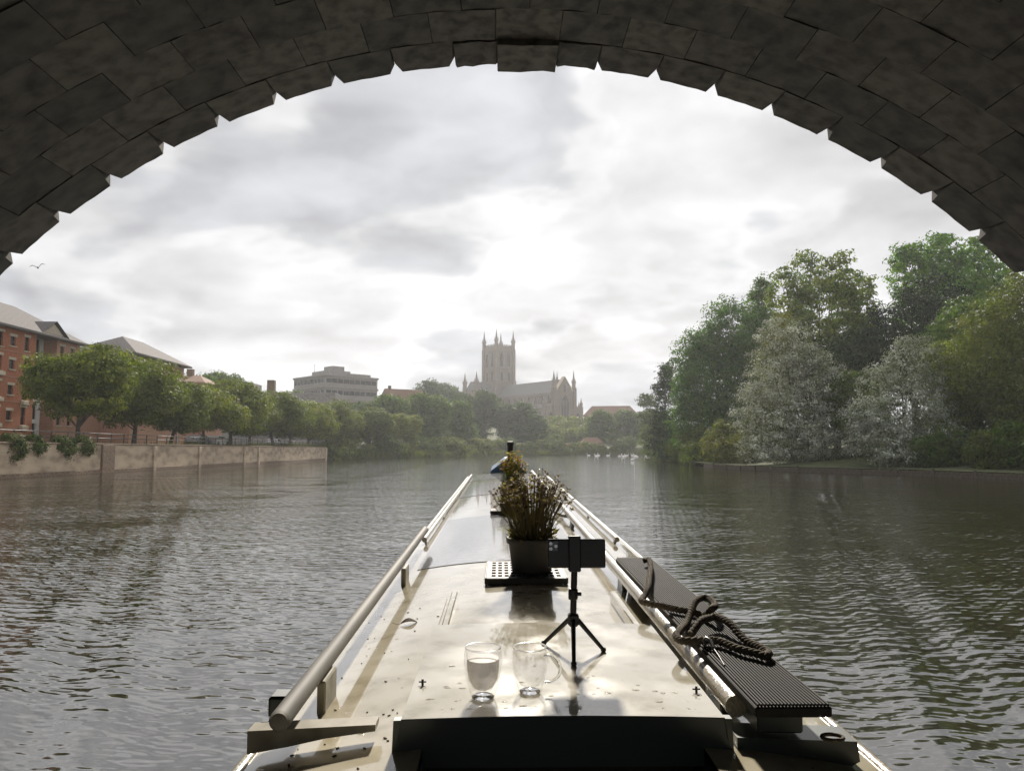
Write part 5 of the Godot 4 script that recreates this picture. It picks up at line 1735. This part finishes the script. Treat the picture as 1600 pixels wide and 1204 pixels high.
func make_cathedral() -> void:
	var c := thing("cathedral", "sandstone cathedral with square pinnacled tower above the trees", "cathedral", "", at(-1.2, 14.0, -450, deg_to_rad(-53.6)))
	var N := Vector3(1, 0, 0)   # along a wall that faces north (+z here)
	var W := Vector3(0, 0, -1)  # along a wall that faces west (+x)
	# tower
	var mb := MB.new()
	mb.box(Vector3(0, 24.5, 0), Vector3(13.2, 51, 13.2), 0.3)
	var tw := part(c, "tower", mb.mesh(), M.sandstone)
	mb = MB.new()
	for y in [28.5, 37.0, 47.6]:
		mb.box(Vector3(0, y, 0), Vector3(13.9, 0.55, 13.9), 0.1)
	part(tw, "string_course", mb.mesh(), M.sandstone)
	for sx in [-1.0, 1.0]:
		for sz in [-1.0, 1.0]:
			mb = MB.new()
			mb.box(Vector3(sx * 6.5, 15, sz * 6.5), Vector3(2.7, 30, 2.7), 0.3)
			mb.box(Vector3(sx * 6.45, 34, sz * 6.45), Vector3(2.2, 30, 2.2), 0.3)
			part(tw, "buttress", mb.mesh(), M.sandstone)
			mb = MB.new()
			spire(mb, Vector3(sx * 6.4, 48.5, sz * 6.4), 1.75, 5.2, 7.4)
			part(tw, "pinnacle", mb.mesh(), M.sandstone)
	for side in 4:
		var b := Basis(Vector3.UP, side * PI / 2)
		mb = MB.new()
		mb.box(b * Vector3(0, 50.3, 6.45), Vector3(11.6, 1.1, 0.4), 0.05, b)
		for k in 7:
			mb.box(b * Vector3(-4.8 + 1.6 * k, 51.3, 6.45), Vector3(0.8, 1.1, 0.4), 0.05, b)
		part(tw, "parapet", mb.mesh(), M.sandstone)
	for p in [[Vector3(-2.6, 38.2, 6.6), N], [Vector3(2.6, 38.2, 6.6), N], [Vector3(6.6, 38.2, 2.6), W], [Vector3(6.6, 38.2, -2.6), W]]:
		gothic_window(tw, p[0], p[1], 2.3, 8.6, 2)
	for p in [[Vector3(-2.6, 29.6, 6.6), N], [Vector3(2.6, 29.6, 6.6), N], [Vector3(6.6, 29.6, 2.6), W], [Vector3(6.6, 29.6, -2.6), W]]:
		gothic_window(tw, p[0], p[1], 1.7, 5.6, 2)
	# nave with aisles
	mb = MB.new()
	mb.box(Vector3(33, 9, 0), Vector3(54, 18.4, 11.4))
	var nave := part(c, "nave", mb.mesh(), M.sandstone)
	mb = MB.new()
	mb.prism(PackedVector2Array([Vector2(-6.3, 18.0), Vector2(6.3, 18.0), Vector2(0, 26.5)]), 6.5, 59.4, Basis(Vector3(0, 0, -1), Vector3.UP, Vector3(1, 0, 0)))
	part(nave, "roof", mb.mesh(), M.lead)
	mb = MB.new()
	for k in 30:
		mb.box(Vector3(8.0 + k * 1.72, 18.8, 5.95), Vector3(0.9, 0.9, 0.35))
	mb.box(Vector3(33, 18.2, 5.95), Vector3(53.5, 0.5, 0.45))
	part(nave, "parapet", mb.mesh(), M.sandstone)
	for s in [-1.0, 1.0]:
		mb = MB.new()
		mb.box(Vector3(33, 5, s * 9.2), Vector3(53, 10.4, 7.0))
		var aisle := part(c, "aisle", mb.mesh(), M.sandstone)
		mb = MB.new()
		mb.quad(Vector3(6.6, 13.2, s * 5.7), Vector3(59.5, 13.2, s * 5.7), Vector3(59.5, 10.1, s * 13.0), Vector3(6.6, 10.1, s * 13.0), Vector3(0, 1, s))
		part(aisle, "roof", mb.mesh(), M.lead)
		for k in 9:
			mb = MB.new()
			mb.box(Vector3(9.5 + k * 6.1, 5.2, s * 13.0), Vector3(1.0, 10.8, 1.4), 0.1)
			spire(mb, Vector3(9.5 + k * 6.1, 10.6, s * 13.0), 0.8, 1.6, 2.6)
			part(aisle, "buttress", mb.mesh(), M.sandstone)
	for k in 8:
		gothic_window(nave, Vector3(12.6 + k * 6.1, 13.3, 5.7), N, 2.6, 4.2, 3)
		gothic_window(c, Vector3(12.6 + k * 6.1, 2.6, 12.7), N, 3.0, 6.4, 3)
	# west front
	mb = MB.new()
	mb.prism(PackedVector2Array([Vector2(-6.6, -2.0), Vector2(6.6, -2.0), Vector2(6.6, 19.0), Vector2(0, 27.6), Vector2(-6.6, 19.0)]), 59.4, 61.2, Basis(Vector3(0, 0, -1), Vector3.UP, Vector3(1, 0, 0)))
	var wf := part(c, "west_front", mb.mesh(), M.sandstone)
	mb = MB.new()
	for s in [-1.0, 1.0]:
		mb.box(Vector3(60.3, 23.5, s * 3.4), Vector3(2.2, 0.5, 10.9), 0.05, Basis(Vector3(1, 0, 0), s * 0.916))
	part(wf, "gable_coping", mb.mesh(), M.cream_stone)
	gothic_window(wf, Vector3(61.2, 3.8, 0), W, 6.6, 14.0, 6)
	gothic_window(wf, Vector3(61.2, 19.4, 0), W, 1.6, 3.8, 2)
	mb = MB.new()
	mb.prism(PackedVector2Array([Vector2(-3.2, -2), Vector2(3.2, -2), Vector2(3.2, 1.4), Vector2(0, 5.0), Vector2(-3.2, 1.4)]), 61.2, 62.6, Basis(Vector3(0, 0, -1), Vector3.UP, Vector3(1, 0, 0)))
	var porch := part(wf, "porch", mb.mesh(), M.cream_stone)
	mb = MB.new()
	mb.prism(lancet(2.2, 3.4), 62.6, 62.66, Basis(Vector3(0, 0, -1), Vector3.UP, Vector3(1, 0, 0)), Vector3(0, -1.0, 0))
	part(c, "west_door", mb.mesh(), M.dark_wood)
	for s in [-1.0, 1.0]:
		mb = MB.new()
		mb.box(Vector3(60.6, 10, s * 7.2), Vector3(2.6, 24, 2.4), 0.25)
		spire(mb, Vector3(60.6, 21.5, s * 7.2), 1.7, 3.4, 6.0 if s > 0 else 6.8)
		part(wf, "turret", mb.mesh(), M.sandstone)
		mb = MB.new()
		mb.prism(PackedVector2Array([Vector2(0, -2), Vector2(5.6, -2), Vector2(5.6, 9.6), Vector2(0, 13.4)]) if s < 0 else PackedVector2Array([Vector2(-5.6, -2), Vector2(0, -2), Vector2(0, 13.4), Vector2(-5.6, 9.6)]), 59.4, 60.8, Basis(Vector3(0, 0, -1), Vector3.UP, Vector3(1, 0, 0)), Vector3(0, 0, s * 7.2))
		part(wf, "aisle_front", mb.mesh(), M.sandstone)
		gothic_window(wf, Vector3(60.8, 1.6, s * 10.0), W, 2.6, 6.6, 2)
		mb = MB.new()
		mb.box(Vector3(60.2, 5, s * 13.0), Vector3(1.8, 13, 1.8), 0.2)
		spire(mb, Vector3(60.2, 11, s * 13.0), 1.2, 2.2, 3.6)
		part(wf, "corner_pinnacle", mb.mesh(), M.sandstone)
	mb = MB.new()
	spire(mb, Vector3(57.0, 24.8, 1.8), 0.8, 2.2, 4.2)
	part(nave, "ridge_finial", mb.mesh(), M.sandstone)
	# north transept and its pinnacles
	mb = MB.new()
	mb.box(Vector3(-1, 11, 13), Vector3(12, 24, 14))
	var tr := part(c, "transept", mb.mesh(), M.sandstone)
	mb = MB.new()
	mb.prism(PackedVector2Array([Vector2(-6.3, 22.6), Vector2(6.3, 22.6), Vector2(0, 28.5)]), 6.6, 20.0, Basis.IDENTITY, Vector3(-1, 0, 0))
	part(tr, "roof", mb.mesh(), M.lead)
	for sx in [-7.2, 5.2]:
		mb = MB.new()
		mb.box(Vector3(sx, 12, 20), Vector3(2.2, 26, 2.2), 0.2)
		spire(mb, Vector3(sx, 24.5, 20), 2.0, 3.4, 6.4)
		part(tr, "pinnacle", mb.mesh(), M.sandstone)
	gothic_window(tr, Vector3(-1, 6, 20), N, 4.6, 12, 3)
	# choir behind the tower
	mb = MB.new()
	mb.box(Vector3(-30, 9, 0), Vector3(48, 18.4, 11.4))
	mb.prism(PackedVector2Array([Vector2(-6.3, 18.0), Vector2(6.3, 18.0), Vector2(0, 26.0)]), -54.0, -6.5, Basis(Vector3(0, 0, -1), Vector3.UP, Vector3(1, 0, 0)))
	part(c, "choir", mb.mesh(), M.sandstone)


# ---------------------------------------------------------------- small things on the banks, water and in the air
func make_cars() -> void:
	var spots := [[Vector3(-39.5, 2.434, -103.5), 1.45, [0.62, 0.62, 0.6], "white hatchback parked under promenade trees"], [Vector3(-40.2, 2.434, -99.0), 1.5, [0.03, 0.035, 0.04], "dark hatchback parked beside the white one"], [Vector3(-40.5, 2.434, -133), 1.5, [0.35, 0.36, 0.38], "silver hatchback parked near the end of quay"]]
	for s in spots:
		var paint := plain(s[2][0], s[2][1], s[2][2], 0.3)
		paint.clearcoat_enabled = true
		var t := thing("parked_car", s[3], "car", "cars parked behind the quay", Transform3D(Basis(Vector3.UP, s[1]), s[0]))
		var mb := MB.new()
		var side := PackedVector2Array([Vector2(-2.0, 0.28), Vector2(2.0, 0.28), Vector2(2.08, 0.6), Vector2(1.95, 0.82), Vector2(1.05, 0.95), Vector2(0.45, 1.42), Vector2(-1.2, 1.48), Vector2(-1.85, 1.0), Vector2(-2.05, 0.85), Vector2(-2.08, 0.5)])
		mb.prism(side, -0.84, 0.84)
		part(t, "body", mb.mesh(), paint)
		for q in [-1.0, 1.0]:
			mb = MB.new()
			mb.prism(PackedVector2Array([Vector2(0.85, 0.98), Vector2(0.38, 1.36), Vector2(-1.1, 1.40), Vector2(-1.6, 1.02)]), q * 0.845 - 0.01, q * 0.845 + 0.01)
			part(t, "side_window", mb.mesh(), M.pane)
			for x in [-1.25, 1.3]:
				mb = MB.new()
				mb.lathe([Vector2(0, -0.1), Vector2(0.3, -0.1), Vector2(0.32, -0.06), Vector2(0.32, 0.06), Vector2(0.3, 0.1), Vector2(0, 0.1)], 16, Vector3(x, 0.32, q * 0.78), false, Basis(Vector3.RIGHT, PI / 2))
				part(t, "wheel", mb.mesh(), M.hull_black)
		mb = MB.new()
		mb.quad(Vector3(1.06, 0.965, -0.72), Vector3(1.06, 0.965, 0.72), Vector3(0.48, 1.415, 0.66), Vector3(0.48, 1.415, -0.66), Vector3(1, 1, 0))
		part(t, "windscreen", mb.mesh(), M.pane)


func figure(where: Vector3, label: String, top: Color, legs: Color) -> void:
	var t := thing("person", label, "person", "people on the far bank", at(where.x, where.y, where.z, 0.4))
	var mb := MB.new()
	mb.tinted = true
	mb.tint = legs
	for s in [-1.0, 1.0]:
		mb.tube([Vector3(s * 0.09, 0.0, 0.06 * s), Vector3(s * 0.09, 0.45, 0.02), Vector3(s * 0.085, 0.88, 0)], [0.055, 0.06, 0.09], 8)
	mb.tint = top
	mb.lathe([Vector2(0.13, 0.82), Vector2(0.16, 0.95), Vector2(0.15, 1.1), Vector2(0.2, 1.35), Vector2(0.17, 1.44), Vector2(0.06, 1.5)], 12, Vector3.ZERO, false, Basis.from_scale(Vector3(1.1, 1, 0.7)))
	for s in [-1.0, 1.0]:
		mb.tube([Vector3(s * 0.2, 1.4, 0), Vector3(s * 0.26, 1.12, 0.02), Vector3(s * 0.22, 0.88, 0.1)], [0.055, 0.045, 0.035], 7)
	mb.tint = Color(0.3, 0.19, 0.14)
	mb.lathe([Vector2(0.05, 1.47), Vector2(0.055, 1.52), Vector2(0.085, 1.58), Vector2(0.09, 1.66), Vector2(0.07, 1.74), Vector2(0, 1.76)], 10)
	var m := plain(1, 1, 1, 0.8)
	m.albedo_color = Color.WHITE
	m.vertex_color_use_as_albedo = true
	part(t, "body", mb.mesh(), m)
	mb = MB.new()
	mb.lathe([Vector2(0.094, 1.66), Vector2(0.085, 1.74), Vector2(0, 1.785)], 10)
	part(t, "hair", mb.mesh(), M.bark)


func make_small() -> void:
	make_cars()
	figure(Vector3(-4.2, left_height(-4.2, -246), -246), "person in white top standing on far bank path", Color(0.75, 0.74, 0.72), Color(0.1, 0.1, 0.12))
	figure(Vector3(16.8, left_height(16.8, -264), -264), "person in pale pink top by low red wall", Color(0.62, 0.42, 0.38), Color(0.5, 0.5, 0.48))
	# white marker post, lamp, barrier
	var mb := MB.new()
	var t := thing("marker_post", "short white post standing at the quay edge", "post", "", at(-35.6, 2.43, -118))
	mb.lathe([Vector2(0, 0), Vector2(0.13, 0), Vector2(0.12, 1.15), Vector2(0.09, 1.25), Vector2(0, 1.28)], 12)
	part(t, "shaft", mb.mesh(), M.white)
	mb = MB.new()
	mb.box(Vector3(0, 1.42, 0), Vector3(0.34, 0.26, 0.05), 0.01)
	part(t, "plate", mb.mesh(), M.dark_wood)
	t = thing("street_lamp", "short lamp post with white globe on the promenade", "lamp post", "", at(-37.0, 2.43, -85))
	mb = MB.new()
	mb.lathe([Vector2(0.09, 0), Vector2(0.07, 0.3), Vector2(0.05, 0.4), Vector2(0.04, 2.0), Vector2(0, 2.02)], 10)
	part(t, "pole", mb.mesh(), M.white)
	mb = MB.new()
	mb.lathe([Vector2(0.05, 1.96), Vector2(0.15, 2.06), Vector2(0.18, 2.2), Vector2(0.14, 2.34), Vector2(0, 2.4)], 14)
	part(t, "globe", mb.mesh(), M.white)
	t = thing("car_park_barrier", "cream barrier arm on short posts behind quay railing", "barrier", "", at(-40.4, 2.43, -100))
	mb = MB.new()
	mb.box(Vector3(0, 0.55, 0), Vector3(0.3, 1.1, 0.3), 0.02)
	part(t, "post", mb.mesh(), M.cream_stone)
	mb = MB.new()
	mb.box(Vector3(1.9, 0.98, 0), Vector3(3.8, 0.16, 0.08), 0.01, Basis(Vector3(0, 0, 1), 0.04))
	part(t, "arm", mb.mesh(), M.cream_stone)
	# swans
	var body := MB.new()
	body.lathe([Vector2(0, -0.62), Vector2(0.10, -0.56), Vector2(0.24, -0.3), Vector2(0.28, 0.0), Vector2(0.22, 0.3), Vector2(0.08, 0.5), Vector2(0, 0.55)], 12, Vector3(0, 0.13, 0), false, Basis(Vector3(1, 0, 0), Vector3(0, 0, 1), Vector3(0, 0.75, 0)) * 1.0)
	body.tube([Vector3(0, 0.18, 0.45), Vector3(0, 0.34, 0.60), Vector3(0, 0.58, 0.60), Vector3(0, 0.74, 0.54), Vector3(0, 0.80, 0.60), Vector3(0, 0.77, 0.70)], [0.09, 0.065, 0.05, 0.05, 0.065, 0.03], 8)
	var beak := MB.new()
	beak.tube([Vector3(0, 0.775, 0.68), Vector3(0, 0.74, 0.80)], [0.028, 0.010], 6)
	var bm := body.mesh()
	var km := beak.mesh()
	var om := plain(0.55, 0.18, 0.03, 0.5)
	var rng := RandomNumberGenerator.new()
	rng.seed = 5
	var spots := [Vector2(24.4, -136)]
	for k in 22:
		spots.append(Vector2(rng.randf_range(24, 52), rng.randf_range(-190, -240)))
	for p in spots:
		if bank_distance(p, RIGHT_BANK) < 3.0 or (p.y > -232 and p.x > 46): continue
		var s := thing("swan", "white swan resting on the water far down the river" if p.y < -150 else "lone white swan on water off the wooded bank", "swan", "swans on the river", at(p.x, 0.0, p.y, rng.randf() * TAU))
		part(s, "body", bm, M.white)
		part(s, "beak", km, om)
	# gull
	t = thing("gull", "small dark gull flying in sky below the arch", "bird", "", Transform3D(Basis(Vector3.UP, 0.5) * Basis(Vector3(0, 0, 1), 0.3), Vector3(-31.7, 14.4, -50)))
	mb = MB.new()
	mb.lathe([Vector2(0, -0.24), Vector2(0.04, -0.17), Vector2(0.065, 0.0), Vector2(0.05, 0.12), Vector2(0.035, 0.18), Vector2(0, 0.24)], 10, Vector3.ZERO, false, Basis(Vector3(1, 0, 0), Vector3(0, 0, 1), Vector3(0, 1, 0)))
	part(t, "body", mb.mesh(), M.iron)
	for s in [-1.0, 1.0]:
		mb = MB.new()
		var e: Array = [Vector3(s * 0.05, 0.02, 0.1), Vector3(s * 0.05, 0.02, -0.06), Vector3(s * 0.28, 0.20, 0.12), Vector3(s * 0.28, 0.20, -0.03), Vector3(s * 0.52, 0.14, -0.10)]
		for up in [0.0, 0.012]:
			var d := Vector3(0, up, 0)
			mb.quad(e[0] + d, e[1] + d, e[3] + d, e[2] + d, Vector3.UP if up > 0.0 else Vector3.DOWN)
			mb.flat(e[2] + d, e[3] + d, e[4] + d, Vector3.UP if up > 0.0 else Vector3.DOWN)
		part(t, "wing", mb.mesh(), M.iron)


func _ready() -> void:
	boat_at = Transform3D(Basis(Vector3.RIGHT, deg_to_rad(1.096)), Vector3(0.135, 0, 0))
	make_view()
	make_materials()
	make_land()
	make_water()
	make_bridge()
	make_quay()
	make_buildings()
	make_cathedral()
	make_right_trees()
	make_left_trees()
	make_boat()
	make_boat_things()
	make_small()
